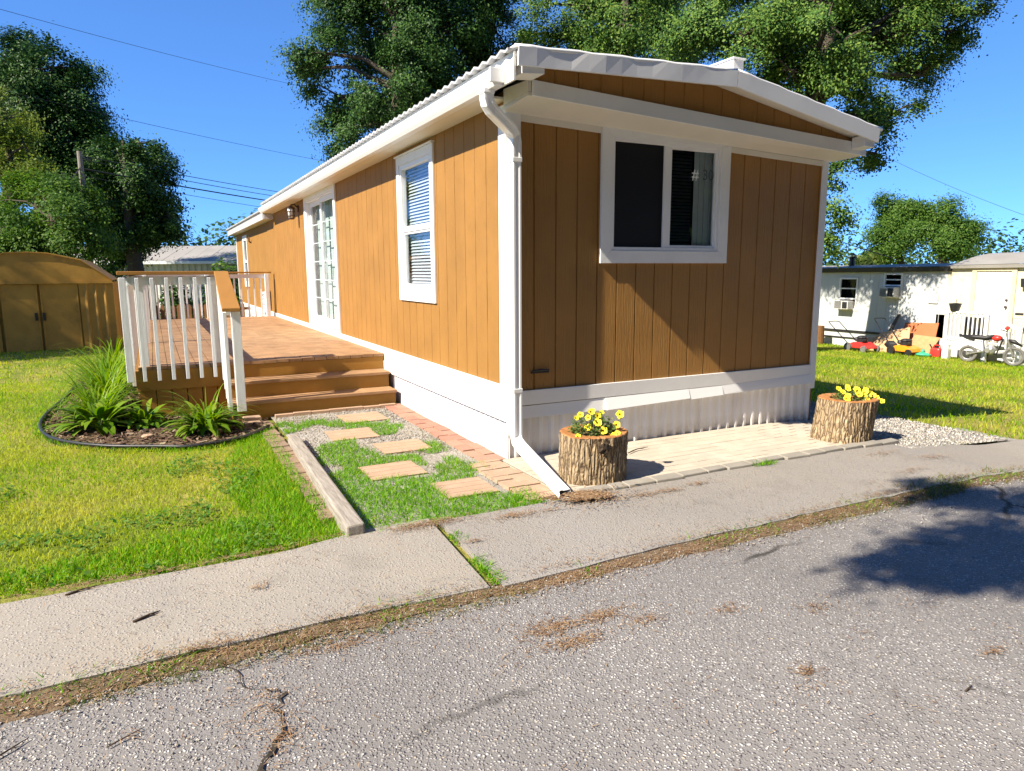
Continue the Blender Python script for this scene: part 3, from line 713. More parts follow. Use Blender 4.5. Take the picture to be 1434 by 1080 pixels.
b = MB(); b.hexa([(-1.925, 2.74, 1.165), (-1.745, 2.74, 1.165), (-1.785, 3.358, 1.548), (-1.93, 3.358, 1.548), (-1.925, 2.74, 1.203), (-1.745, 2.74, 1.203), (-1.785, 3.358, 1.586), (-1.93, 3.358, 1.586)]); b.build('cap_rail', M['cap'], deck, bevel=.005)
b = MB(); b.beam((-1.86, 2.87, 1.16), (-1.86, 3.42, 1.50), .036, .085); b.build('rail', M['rail'], deck)
for k in range(5):
    y = 2.80 + .125 * k; z1 = 1.165 + (y - 2.78) * .62; baluster((-1.90, y), .10 + max(0, (y - 2.9) * .7), z1 - .02)
# ------------------------------------------------------------------ ground
def sheet(name, xs, ys, dz, mat, jit=None, zf=None):
    xs, ys = np.asarray(xs, float), np.asarray(ys, float)
    X, Y = np.meshgrid(xs, ys)
    if jit: X, Y = jit(X.copy(), Y.copy())
    Z = zt_np(X, Y) + dz
    if zf is not None: Z = Z + zf(X, Y)
    nx, ny = len(xs), len(ys); i = np.arange(nx - 1)[None, :] + nx * np.arange(ny - 1)[:, None]; i = i.ravel()
    me = np_mesh(name, np.stack([X.ravel(), Y.ravel(), Z.ravel()], 1), np.stack([i, i + 1, i + 1 + nx, i + nx], 1), smooth=True)
    return link(name, me, mat)
lin = lambda a, b, st: np.arange(a, b + st * .5, st)
xs = np.concatenate([lin(-300, -40, 20), lin(-30, -12, 3), lin(-10, 24, .5), lin(26, 60, 3), lin(70, 300, 20)])
ys = np.concatenate([lin(-120, -20, 10), lin(-16, -10, 2), lin(-9, 22, .5), lin(24, 60, 3), lin(70, 300, 20)])
struct(sheet('ground', xs, ys, -.012, M['lawn'], zf=lambda X, Y: -.02 * ((X > -3.8) & (X < -1.4) & (Y > 1.6) & (Y < 9))))
xr = np.concatenate([lin(-60, -12, 4), lin(-10, 24, .25), lin(26, 60, 3)])
EDGE = -2.13
def edge_jit(y, amp, seed, side=1):
    def j(X, Y):
        e = (vnoise(X, X * 0 + seed, 1.3, seed) - .5) * amp * 2 + (vnoise(X, X * 0 + seed, 7, seed + 1) - .5) * amp * .8
        Y[np.abs(Y - y) < .001] += e[np.abs(Y - y) < .001]; return X, Y
    return j
struct(sheet('road', xr, np.concatenate([lin(-9.5, -2.6, .3), [-2.35, EDGE + .06]]), .004, M['asphalt'], zf=lambda X, Y: .012 * (vnoise(X, Y, .7, 3) - .5) * (Y < -2.3)))
def slab(name, x0, x1, y0f, y1f, mat, top=.022, step=.12, x0s=0, x1s=0):
    n = max(4, int((x1 - x0) / step)); m = MB(); rows = []
    for i in range(n + 1):
        t = i / n; ya0, yb0 = y0f(x0 + (x1 - x0) * t), y1f(x0 + (x1 - x0) * t); col = []
        for k in range(6):
            q = k / 5; y = ya0 + (yb0 - ya0) * q; x = x0 + (x1 - x0) * t + (x0s * (1 - t) + x1s * t) * (1 - q)
            col.append((x, y, zt(x, y) + top))
        rows.append(col)
    n6 = 6; V = [p for c in rows for p in c]; F = []
    for i in range(n):
        for k in range(5): a = i * 6 + k; F.append((a, a + 6, a + 7, a + 1))
    m.add(V, F)
    per = [rows[i][0] for i in range(n + 1)] + [rows[n][k] for k in range(1, 6)] + [rows[i][5] for i in range(n - 1, -1, -1)] + [rows[0][k] for k in range(4, 0, -1)]
    for a, c in zip(per, per[1:] + per[:1]): m.quad(a, (a[0], a[1], a[2] - .06), (c[0], c[1], c[2] - .06), c)
    return struct(m.build(name, mat, smooth=False, fix=False))
def wob(y, amp, s): return lambda x: y + amp * (float(vnoise(x, s, 1.1, s)) - .5) + amp * .6 * (float(vnoise(x, s, 8, s + 5)) - .5)
slab('sidewalk', -30, -1.10, wob(-2.10, .05, 21), lambda x: -1.17 + .1 * (float(vnoise(x, 2, .9, 4)) - .5) + (.12 if x > -2.0 else 0) * min(1, (x + 2.0) / .5), M['concrete'], x1s=-.07)
slab('sidewalk', -1.05, 3.36, wob(-2.11, .05, 22), wob(-1.115, .02, 23), M['concrete_grey'], x0s=-.05, x1s=.03)
slab('sidewalk', 3.39, 14, wob(-2.12, .07, 24), lambda x: -1.16 - .2 * min(1, (x - 3.39) / .8) + .06 * (float(vnoise(x, 3, 3, 8)) - .5), M['concrete'], .018, x0s=-.02)
def vjit(X, Y):
    a = (Y + 2.14)
    w_ = .55 + .9 * vnoise(X, X * 0, .9, 31) ** 2 + .5 * (vnoise(X, Y, 9, 32) - .5)
    return X, -2.14 + a * w_ + .05 * (vnoise(X, X * 0 + 4, 1.7, 33) - .5)
struct(sheet('verge', np.concatenate([lin(-12, 9, .06)]), [-2.28, -2.22, -2.16, -2.11, -2.06, -2.0], .009, M['soil'], vjit, zf=lambda X, Y: .005 * vnoise(X, Y, 9, 34) - .25 * np.abs(Y + 2.14) * (np.abs(Y + 2.14) > .06) * .25))
def gjit(X, Y):
    r = X > 4.7; X[r] += .55 * (vnoise(X[r], Y[r], 1.1, 41) - .5) + .15 * (vnoise(X[r], Y[r], 6, 42) - .5) + .22 * (Y[r] < -.6); return X, Y
struct(sheet('gravel_bed', np.concatenate([lin(3.2, 4.6, .2), [4.75, 4.85]]), lin(-1.30, 6, .1), .002, M['gravel'], gjit, zf=lambda X, Y: .012 * (X < 4.65)))
struct(sheet('gravel_path', lin(-1.50, -.20, .1), lin(-1.12, 2.86, .1), .0, M['gravel'], zf=lambda X, Y: .01 * (vnoise(X, Y, 3, 5) - .5)))
def stones(name, xy, smin, smax, mat, dz=.0):
    n = len(xy); base = np.array([(1, 0, 0), (-.5, .87, 0), (-.5, -.87, 0), (0, 0, .7), (.0, 0, -.3)]); tr = np.array([(0, 1, 3), (1, 2, 3), (2, 0, 3), (1, 0, 4), (2, 1, 4), (0, 2, 4)])
    s = RNG.uniform(smin, smax, (n, 1, 1)) * RNG.uniform(.6, 1.3, (n, 1, 3)); a = RNG.uniform(0, 2 * PI, n); V = np.repeat(base[None], n, 0) + RNG.normal(0, .18, (n, 5, 3))
    V = V * s; c, q = np.cos(a)[:, None], np.sin(a)[:, None]; x = V[..., 0] * c - V[..., 1] * q; y = V[..., 0] * q + V[..., 1] * c
    z = zt_np(xy[:, 0], xy[:, 1])[:, None] + dz
    P = np.stack([x + xy[:, :1], y + xy[:, 1:], V[..., 2] + z], -1).reshape(-1, 3); T = (tr[None] + 5 * np.arange(n)[:, None, None]).reshape(-1, 3)
    o_ = link(name, np_mesh(name, P, None, T), mat); return struct(o_, 'stuff')
def rnd(n, x0, x1, y0, y1): return np.stack([RNG.uniform(x0, x1, n), RNG.uniform(y0, y1, n)], 1)
stones('gravel', rnd(9000, 3.38, 4.9, -1.30, 2.6), .007, .019, M['chip'], .015)
stones('path_gravel', np.concatenate([rnd(5200, -1.45, -.24, .5, 2.8), rnd(120, -1.45, -.24, -1.0, .5)]), .006, .014, M['chip_path'], .003)
p = rnd(9000, -3.6, 5, -4.2, -2.2); k = (vnoise(p[:, 0], p[:, 1], .6, 51) > .52) | (RNG.random(len(p)) < .12)
stones('loose_gravel', p[k], .003, .0075, M['chip'], .008)

# patio of pale pavers, kerb stones
b = MB(); y = -1.025; row = 0
while y < -.02:
    x = -.08 - (.1 if row % 2 else 0)
    while x < 3.36:
        x1 = min(x + .1965, 3.36); xa = max(x, -.06); z = zt(max(xa, 0), 0) - .0; d = random.uniform(-.001, .001)
        if x1 - xa > .03: b.box(xa, x1, y, min(y + .0975, -.002), z - .05, z + .024 + d)
        x += .2
    y += .101; row += 1
struct(b.build('patio', M['paver_pale'], fix=False))
b = MB(); b.quad((-.07, -1.04, .012), (3.37, -1.04, -.02), (3.37, 0, -.02), (-.07, 0, .012)); struct(b.build('patio_base', M['edge_stone'], fix=False))
x = .02; first = None
while x < 3.40:
    ln = random.choice((.245, .25, .205, .255, .13)); z = zt(x, 0)
    b = MB(); dy = random.uniform(-.012, .012); a = random.uniform(-.012, .012)
    b.hexa([(x, -1.128 + dy, z - .02), (x + ln - .012, -1.128 + dy + a, z - .02), (x + ln - .012, -1.034, z - .02), (x, -1.034, z - .02), (x, -1.122 + dy, z + .042), (x + ln - .012, -1.122 + dy + a, z + .042), (x + ln - .012, -1.034, z + .046), (x, -1.034, z + .046)])
    tag(b.build('edging_stone', M['edge_stone'], bevel=.006), 'grey edging stone in the row along the front of the pale paver patio', 'edging stone', 'edging stones along the patio'); x += ln
# brick edging strips
def bricks(name, label, x0, x1, y0, y1, along, bw, bl, mat, z=.02, skip=0.0):
    b = MB(); y = y0
    while y < y1 - .02:
        x = x0
        while x < x1 - .02:
            if random.random() >= skip:
                d = random.uniform(-.006, .006); s = random.uniform(-.006, .006)
                b.box(x + s, min(x + bw, x1) - .006 + s, y, min(y + bl, y1 + .03) - .006, zt(x, y) - .05, zt(x, y) + z + d)
            x += bw
        y += bl
    return tag(b.build(name, mat, fix=False, bevel=0), label, 'brick border')
bricks('brick_border', 'reddish brick border laid along the foot of the white skirting', -.235, -.02, .0, 2.80, 'y', .108, .205, M['paver_red'])
bricks('brick_border', 'narrow strip of worn tan bricks beside the grey timber and lawn', -1.70, -1.535, -.72, 2.62, 'y', .16, .105, M['paver_mixed'], .006)
bricks('brick_border', 'tan and red brick corner under the slanted white spout', -.36, -.085, -1.03, -.01, 'y', .135, .1, M['paver_tan'], .022)
b = MB()
for k in range(7): a = -1.46 + k * .195; b.box(a, a + .188, 2.735, 2.80, -.02, .035 + random.uniform(-.004, .004))
tag(b.build('brick_border', M['paver_tan']), 'low pale brick row at the foot of the orange steps', 'brick border')
# square stepping stones
for (x0, x1, y0, y1), lb in zip([(-.85, -.39, 2.06, 2.52), (-1.15, -.70, 1.34, 1.78), (-.86, -.42, .665, 1.07), (-1.18, -.73, -.05, .365), (-.82, -.43, -.72, -.325)],
        ['tan paving stone nearest the orange steps', 'tan paving stone second from the orange steps', 'tan paving stone in the middle of the five on the path', 'tan paving stone beside the near half of the grey timber, ringed by grass', 'tan paving stone nearest the brick corner and the sidewalk']):
    b = MB(); a = random.uniform(-.03, .03); cx, cy = (x0 + x1) / 2, (y0 + y1) / 2; hx, hy = (x1 - x0) / 2, (y1 - y0) / 2
    for i in range(4):
        for j in range(2):
            def R_(x, y, z): return (cx + x * math.cos(a) - y * math.sin(a), cy + x * math.sin(a) + y * math.cos(a), z)
            xa, xb = -hx + hx * j, -hx + hx * (j + 1) - .006; ya, yb = -hy + hy / 2 * i, -hy + hy / 2 * (i + 1) - .004; zt_ = .013
            b.hexa([R_(xa, ya, -.03), R_(xb, ya, -.03), R_(xb, yb, -.03), R_(xa, yb, -.03), R_(xa, ya, zt_), R_(xb, ya, zt_), R_(xb, yb, zt_), R_(xa, yb, zt_)])
    b.hexa([R_(-hx, -hy, -.03), R_(hx, -hy, -.03), R_(hx, hy, -.03), R_(-hx, hy, -.03), R_(-hx, -hy, .0085), R_(hx - .006, -hy, .0085), R_(hx - .006, hy - .004, .0085), R_(-hx, hy - .004, .0085)])
    tag(b.build('paving_stone', M['paver_tan'], fix=False), lb, 'paving stone', 'tan stepping stones on the path')
b = MB(); b.hexa([(-1.635, -1.12, -.02), (-1.525, -1.12, -.02), (-1.445, 1.52, -.02), (-1.535, 1.52, -.02), (-1.635, -1.12, .085), (-1.525, -1.12, .09), (-1.445, 1.52, .085), (-1.535, 1.52, .08)])
tag(b.build('landscape_timber', M['timber'], bevel=.012), 'grey weathered landscape timber lying between brick strip and path', 'timber')

# planting bed
BED = [(-1.56, 2.70), (-1.60, 2.25), (-1.88, 1.86), (-2.30, 1.69), (-2.62, 1.84), (-3.06, 2.10), (-3.44, 2.55), (-3.64, 3.11), (-3.71, 3.79), (-3.68, 4.6), (-3.64, 5.3), (-3.62, 6.5), (-3.7, 8.6), (-2.77, 8.6), (-2.77, 3.42), (-1.9, 3.42), (-1.9, 2.8)]
def inside(P, poly):
    x, y = P[:, 0], P[:, 1]; c = np.zeros(len(P), bool); n = len(poly)
    for i in range(n):
        (x0, y0), (x1, y1) = poly[i], poly[(i + 1) % n]
        m_ = ((y0 > y) != (y1 > y)) & (x < (x1 - x0) * (y - y0) / (y1 - y0 + 1e-12) + x0); c ^= m_
    return c
b = MB(); b.add([(x, y, zt(x, y) + .002) for x, y in BED], [tuple(range(len(BED)))]); struct(b.build('mulch_bed', M['soil'], fix=False))
p = rnd(9000, -3.75, -1.5, 1.6, 8.6); p = p[inside(p, BED)]; n = len(p)
a = RNG.uniform(0, 2 * PI, n); l_ = RNG.uniform(.012, .05, n); w_ = RNG.uniform(.004, .012, n); z0 = zt_np(p[:, 0], p[:, 1]) + RNG.uniform(.004, .03, n); tl = RNG.normal(0, .3, n)
d = np.stack([np.cos(a), np.sin(a), tl], 1) * l_[:, None] / 1; e = np.stack([-np.sin(a), np.cos(a), RNG.normal(0, .4, n)], 1) * w_[:, None]; c = np.concatenate([p, z0[:, None]], 1)
V = np.stack([c - d - e, c + d - e, c + d + e, c - d + e], 1).reshape(-1, 3); struct(link('mulch', np_mesh('mulch', V, np.arange(4 * n).reshape(n, 4)), M['mulch']), 'stuff')
b = MB(); e = BED[1:12]; pts = []
for i in range(len(e) - 1):
    for t in np.linspace(0, 1, 5)[:-1]:
        q = [e[max(i - 1, 0)], e[i], e[i + 1], e[min(i + 2, len(e) - 1)]]
        f_ = lambda k: .5 * (2 * q[1][k] + (q[2][k] - q[0][k]) * t + (2 * q[0][k] - 5 * q[1][k] + 4 * q[2][k] - q[3][k]) * t * t + (-q[0][k] + 3 * q[1][k] - 3 * q[2][k] + q[3][k]) * t ** 3)
        pts.append((f_(0), f_(1), zt(f_(0), f_(1)) + .028))
b.tube(pts, .016, 8); 
for (p0, p1) in zip(pts[:-1], pts[1:]): b.quad((p0[0], p0[1], -.03), (p1[0], p1[1], -.03), (p1[0], p1[1], p1[2]), (p0[0], p0[1], p0[2]))
tag(b.build('bed_edging', M['black'], smooth=True, fix=False), 'black plastic edging curving round the mulched bed', 'edging')

# ------------------------------------------------------------------ grass
def blades(name, xy, h, w, lean, mat, dz=-.012, kind='stuff'):
    n = len(xy); a = RNG.uniform(0, 2 * PI, n); b_ = RNG.uniform(0, 2 * PI, n); h = h * RNG.uniform(.5, 1.3, n); w = w * RNG.uniform(.7, 1.3, n)
    z = zt_np(xy[:, 0], xy[:, 1]) + dz; P = np.stack([xy[:, 0], xy[:, 1], z], 1); s = np.stack([np.cos(a), np.sin(a), 0 * a], 1) * w[:, None] / 2
    ln = np.stack([np.cos(b_), np.sin(b_), 0 * a], 1) * (h * lean * RNG.uniform(.2, 1.4, n))[:, None]; up = np.stack([0 * a, 0 * a, h], 1)
    V = np.stack([P - s, P + s, P + s * .8 + ln * .35 + up * .6, P - s * .8 + ln * .35 + up * .6, P + ln + up * .92], 1).reshape(-1, 3); i = 5 * np.arange(n)[:, None]
    me = np_mesh(name, V, i + np.array([[0, 1, 2, 3]]), i + np.array([[3, 2, 4]]))
    return struct(link(name, me, mat), kind)
def notin(p, *polys):
    k = np.ones(len(p), bool)
    for q in polys: k &= ~inside(p, q)
    return p[k]
DECKP = [(-2.8, 3.4), (0, 3.4), (0, 12.2), (-2.8, 12.2)]
lawn_edge = lambda p: p[p[:, 1] > -1.18 + .12 * vnoise(p[:, 0], p[:, 0] * 0, 2.5, 61)]
p = lawn_edge(notin(rnd(46000, -5.2, -1.69, -1.22, 2.4), BED)); blades('lawn_grass', p, .036, .0045, .9, M['grass'])
p = notin(rnd(30000, -7.5, -3.55, 2.4, 7.5), BED); blades('lawn_grass', p, .04, .006, .9, M['grass'])
p = notin(rnd(30000, -13, -2.8, 7.5, 22), BED, DECKP); blades('lawn_grass', p, .05, .012, .8, M['grass'])
# lusher margins: along the walk, beside the brick strip, round the bed
p = lawn_edge(rnd(22000, -5, -1.62, -1.22, .9)); k = (p[:, 1] < -1.05 + .62 * vnoise(p[:, 0], p[:, 1] * 0, 1.4, 62)) | (p[:, 0] > -1.86 - .55 * vnoise(p[:, 1], p[:, 0] * 0, 1.2, 63) * (p[:, 1] < .8)); p = p[k]
blades('lawn_grass', p, .062, .0055, .8, M['grass_lush'])
p = rnd(2600, -2.3, -1.60, .9, 2.2); p = notin(p, BED); p = p[p[:, 0] > -1.85 - .3 * vnoise(p[:, 1], p[:, 0] * 0, 2, 64)]; blades('lawn_grass', p, .05, .005, .8, M['grass_lush'])
e = np.array([(x, y) for x, y, z in pts]); p = np.concatenate([e[RNG.integers(0, len(e) - 1, 1800)] + RNG.normal(0, .04, (1800, 2))]); blades('lawn_grass', p, .05, .005, .9, M['grass_lush'])
# path: thick near the walk, thinning into gravel near the steps
STONE = [[(a, c), (b_, c), (b_, d_), (a, d_)] for a, b_, c, d_ in [(-.84, -.40, 2.07, 2.51), (-1.14, -.71, 1.35, 1.77), (-.85, -.43, .675, 1.06), (-1.17, -.74, -.04, .355), (-.81, -.44, -.71, -.335)]]
p = notin(rnd(34000, -1.50, -.24, -1.13, 2.7), *STONE); nz = vnoise(p[:, 0], p[:, 1], 2.6, 65) * .7 + vnoise(p[:, 0], p[:, 1], 7, 66) * .3
lim = np.interp(p[:, 1], [-1.13, -.3, .4, 1.1, 2.7], [-.05, .22, .44, .58, .72]) + np.clip((p[:, 0] + .62) * .7, 0, .3) * (p[:, 1] > -.75); p = p[nz > lim]
blades('path_grass', p, .050, .005, .9, M['grass_lush'])
p = notin(rnd(3000, -1.50, -.24, -1.0, 2.75), *STONE); blades('path_weeds', p[vnoise(p[:, 0], p[:, 1], 3, 67) > .5], .05, .004, 1.0, M['weed'])
# right-hand lawn
p = rnd(95000, 4.6, 17.2, -6, 12.5); e_ = 4.85 + .55 * (vnoise(p[:, 0] * 0 + 4.85, p[:, 1], 1.1, 41) - .5); p = p[(p[:, 0] > e_) & (p[:, 1] > -1.25) | (p[:, 0] > 14)]
blades('lawn_grass', p, .055, .011, .8, M['grass'])
p = rnd(9000, 3.6, 5.4, -1.3, 3); nz = vnoise(p[:, 0], p[:, 1], 1.7, 68); p = p[(nz > .62) & (p[:, 0] > 3.7)]; blades('gravel_weeds', p, .045, .006, .9, M['weed'])
# weeds along the road edge and in the slab joint
p = rnd(15000, -3.8, 7.5, -2.29, -2.02); nz = vnoise(p[:, 0], p[:, 1] * 0, 2.2, 71) * .6 + vnoise(p[:, 0], p[:, 1], 9, 72) * .4; p = p[nz > .47]
blades('verge_weeds', p, .042, .0045, 1.0, M['weed'])
p = rnd(4200, -3.8, 7.5, -2.22, -2.03); nz = vnoise(p[:, 0], p[:, 1] * 0, 3.1, 73); p = p[nz > .6]; blades('verge_weeds', p, .05, .005, 1.1, M['grass_lush'])
p = rnd(1500, 2.1, 3.3, -2.28, -1.98); p = p[vnoise(p[:, 0], p[:, 1], 3, 74) > .4]; blades('verge_weeds', p, .06, .005, 1.0, M['weed'])
t = RNG.random(900); t = t[vnoise(t * 3, t * 0, 2.5, 75) > .42]; p = np.stack([-1.045 - .06 * t + RNG.normal(0, .022, len(t)), -1.2 - .9 * t], 1); blades('verge_weeds', p, .04, .005, 1.1, M['grass_lush'], .0)
p = np.concatenate([rnd(160, 1.62, 1.85, -1.17, -1.12), rnd(200, -.5, -.28, -1.1, -.9)]); blades('patio_grass', p, .06, .005, 1.0, M['grass_lush'], .0)

# pine needle litter
def litter(name, spots, mat, lmin=.012, lmax=.036, w=.0013, dz=.012):
    C = []
    for (x, y, rx, ry, n) in spots: n2 = n // 3; C.append(np.stack([x + RNG.normal(0, rx / 2, n), y + RNG.normal(0, ry / 2, n)], 1)); C.append(np.stack([x + RNG.normal(0, rx * 1.3, n2), y + RNG.normal(0, ry * 1.5, n2)], 1))
    p = np.concatenate(C); n = len(p); a = RNG.uniform(0, PI, n); l_ = RNG.uniform(lmin, lmax, n) / 2
    c = np.concatenate([p, (zt_np(p[:, 0], p[:, 1]) + dz + RNG.uniform(0, .006, n) + .020 * ((p[:, 1] > -2.1) & (p[:, 1] < -1.1)))[:, None]], 1)
    d = np.stack([np.cos(a), np.sin(a), RNG.normal(0, .08, n)], 1) * l_[:, None]; e = np.stack([-np.sin(a), np.cos(a), 0 * a], 1) * w
    V = np.stack([c - d - e, c - d + e, c + d + e, c + d - e], 1).reshape(-1, 3)
    return struct(link(name, np_mesh(name, V, np.arange(4 * n).reshape(n, 4)), mat), 'stuff')
sp_ = [(-1.1, -2.59, .16, .07, 260), (-.84, -2.60, .14, .05, 200), (-1.06, -2.74, .16, .05, 200), (-.67, -2.72, .08, .04, 60), (-1.15, -1.16, .24, .07, 520), (-.06, -1.2, .12, .04, 120), (-.59, -1.27, .2, .05, 220), (-.35, -1.3, .07, .03, 40),
       (.38, -1.32, .16, .05, 130), (.62, -1.34, .12, .04, 100), (.9, -1.3, .1, .03, 60), (-.38, -3.35, .05, .03, 40), (.43, -3.59, .07, .03, 40), (-.3, -2.82, .08, .04, 50), (.1, -3.0, .1, .05, 50), (-2.2, -1.6, .05, .03, 40), (-1.0, -1.55, .06, .03, 40), (3.2, -1.6, .2, .08, 120), (2.6, -1.8, .15, .05, 90), (2.9, -1.35, .2, .06, 90), (-.7, -2.2, .3, .07, 320), (.2, -2.2, .3, .07, 260), (1.1, -2.17, .35, .08, 340), (1.9, -2.15, .3, .10, 420), (-1.8, -2.12, .3, .06, 240), (-2.5, -2.1, .3, .06, 220), (-3.0, -1.17, .3, .04, 200)] + [(x_, -2.15 + .05 * math.sin(x_ * 7), .28, .075, 170) for x_ in np.arange(-3.2, 4.5, .3)] + [(-2.6, -1.17, .3, .04, 120), (-2.2, -1.14, .3, .04, 160), (-1.7, -1.04, .2, .04, 140), (1.2, -.5, .3, .08, 60), (1.7, -.6, .3, .1, 60), (.9, -.3, .2, .05, 60), (2.0, -.15, .5, .04, 160), (1.0, -.12, .4, .03, 90), (2.4, -.7, .25, .08, 70), (.75, -.55, .12, .08, 60)]
sp_ += [(-2.3, -2.6, .12, .2, 120), (-2.28, -2.8, .1, .12, 90), (-1.95, -2.3, .2, .06, 140)] + [(random.uniform(-2.8, 3), random.uniform(-4.2, -1.2), .25, .12, 14) for _ in range(60)]
litter('pine_needles', sp_, M['needles'])
litter('chip_pile', [(-.03, -1.19, .13, .07, 900), (.05, -1.25, .12, .05, 260)], M['needles'], .012, .04, .003, .02).location.z = .012
# fallen twigs
def twig(label, a, b_, r=.006, bend=.02, dz=.016):
    m = MB(); a = Vector((a[0], a[1], zt(*a) + dz * .75)); b_ = Vector((b_[0], b_[1], zt(*b_) + dz * .8)); mid = (a + b_) / 2 + Vector((random.uniform(-bend, bend), random.uniform(-bend, bend), .002)); q = a.lerp(mid, .5) + Vector((0, random.uniform(-bend, bend) * .4, 0))
    r *= .6; m.tube([a, q, mid, mid.lerp(b_, .5), b_], [r, r * 1.2, r, r * .8, r * .4], 6); m.tube([mid, mid + (b_ - a).cross(Vector((0, 0, 1))).normalized() * .02 + (b_ - mid) * .4], [r * .7, r * .3], 5)
    tag(m.build('twig', M['twig'], smooth=True), label, 'twig')
twig('dark twig on the sidewalk touching the lawn edge', (-3.04, -1.25), (-2.88, -1.20), .008, .01, .036)
twig('short brown curled twig in the middle of the left sidewalk slab', (-2.74, -1.70), (-2.63, -1.645), .010, .012, .036)
twig('thin black twig alone on the asphalt below the sidewalk', (-2.80, -2.59), (-2.69, -2.53), .004, .008)
twig('black twig cut by the bottom left corner of the road', (-3.13, -2.49), (-3.04, -2.41), .005, .008)
twig('small dark stick standing among needles on the open road', (-.40, -3.36), (-.345, -3.33), .004, .01, .018)
twig('short black twig on the right part of the road', (.04, -3.71), (.10, -3.70), .005, .004)
twig('forked grey twig on the pale patio right of the near stump', (.95, -.38), (1.22, -.30), .008, .03, .05)

# broad-leaved weeds in the lawn margin
p = lawn_edge(rnd(9000, -5, -1.7, -1.2, 1.4)); nz = vnoise(p[:, 0], p[:, 1], 3.3, 81); p = p[(nz > .70) | ((p[:, 1] < -.85) & (nz > .5))]
n = len(p); a = RNG.uniform(0, 2 * PI, n); sz = RNG.uniform(.008, .02, n); zc = RNG.uniform(.012, .05, n); tl = RNG.normal(0, .35, (n, 2))
c = np.stack([p[:, 0], p[:, 1], zc], 1); d = np.stack([np.cos(a), np.sin(a), tl[:, 0]], 1) * sz[:, None]; e = np.stack([-np.sin(a), np.cos(a), tl[:, 1]], 1) * sz[:, None] * .7
V = np.stack([c - d, c + e, c + d, c - e], 1).reshape(-1, 3); struct(link('lawn_weeds', np_mesh('lawn_weeds', V, np.arange(4 * n).reshape(n, 4)), M['hosta']), 'stuff')
# broken crack in the asphalt at the left
ck = [(-2.44, -2.22), (-2.37, -2.30), (-2.36, -2.42), (-2.26, -2.50), (-2.22, -2.55), (-2.27, -2.63), (-2.25, -2.70), (-2.26, -2.78), (-2.31, -2.84), (-2.35, -2.93), (-2.34, -3.1)]
m = MB(); L_, R_ = [], []
for i, (x, y) in enumerate(ck):
    for t in (0, .33, .66):
        if i == len(ck) - 1: break
        x2, y2 = ck[i + 1]; px_, py_ = x + (x2 - x) * t + random.uniform(-.012, .012), y + (y2 - y) * t + random.uniform(-.012, .012); w_ = random.uniform(.002, .008) * (.35 + i / 8)
        dx, dy = x2 - x, y2 - y; l_ = math.hypot(dx, dy); L_.append((px_ - dy / l_ * w_, py_ + dx / l_ * w_, .0125)); R_.append((px_ + dy / l_ * w_, py_ - dx / l_ * w_, .0125))
for i in range(len(L_) - 1): m.quad(L_[i], R_[i], R_[i + 1], L_[i + 1])
m_ = N('crack_filler'); m_.set(m_.ramp(m_.noise(40), [(.3, (.03, .026, .022)), (.7, (.10, .08, .06))]), .95, .05); struct(m.build('road_crack', m_.m, fix=False))

stones('verge_gravel', rnd(2600, -3.8, 6, -2.31, -2.05), .003, .009, M['chip_path'], .012)
# ------------------------------------------------------------------ stumps and flowers
def stump(name, label, cx, cy, R, h, sx, hollow=.62, seed=0):
    r_ = random.Random(seed); t = thing(name, label, 'stump planter', (cx, cy, zt(cx, cy) + .03)); z0 = zt(cx, cy) + .02
    n, m = 96, 22; V = []; ph = [r_.uniform(0, 6.28) for _ in range(8)]
    def rad(k, q):
        a = 2 * PI * k / n
        return R * (1 + .035 * math.sin(2 * a + ph[0]) + .025 * math.sin(3 * a + ph[1]) + .02 * math.sin(5 * a + ph[2]) + .014 * math.sin(23 * a + ph[3] + .6 * math.sin(q * 9)) + .012 * math.sin(37 * a + ph[4] + .9 * math.sin(q * 7 + 1)) + .05 * (1 - q) ** 3 * (1 + math.sin(4 * a + ph[5])) / 2)
    for j in range(m + 1):
        q = j / m
        for k in range(n):
            a = 2 * PI * k / n; rr = rad(k, q) + r_.uniform(-.0045, .0045)
            V.append((cx + sx * q + rr * math.cos(a), cy + rr * math.sin(a), z0 + h * q))
    F = [(j * n + k, j * n + (k + 1) % n, (j + 1) * n + (k + 1) % n, (j + 1) * n + k) for j in range(m) for k in range(n)]
    b = MB(); b.add(V, F); b.build('bark', M['bark'], t, smooth=True, fix=False)
    b = MB(); rings = [(1.0, .0), (.98, .006), (.8, .004), (hollow, .0), (hollow - .04, -.05), (.02, -.06)]; V = []
    for s_, dz in rings:
        for k in range(n): a = 2 * PI * k / n; rr = rad(k, 1) * s_; V.append((cx + sx + rr * math.cos(a), cy + rr * math.sin(a), z0 + h + dz + r_.uniform(-.002, .002)))
    b.add(V, [(j * n + k, j * n + (k + 1) % n, (j + 1) * n + (k + 1) % n, (j + 1) * n + k) for j in range(len(rings) - 1) for k in range(n)])
    b.build('cut_top', M['cut'], t, smooth=False, fix=False)
    b = MB(); b.blob((cx + sx, cy, z0 + h - .05), (R * hollow * .95, R * hollow * .95, .045), 18, 8, .05); b.build('potting_soil', M['soil'], t, smooth=True)
    return z0 + h
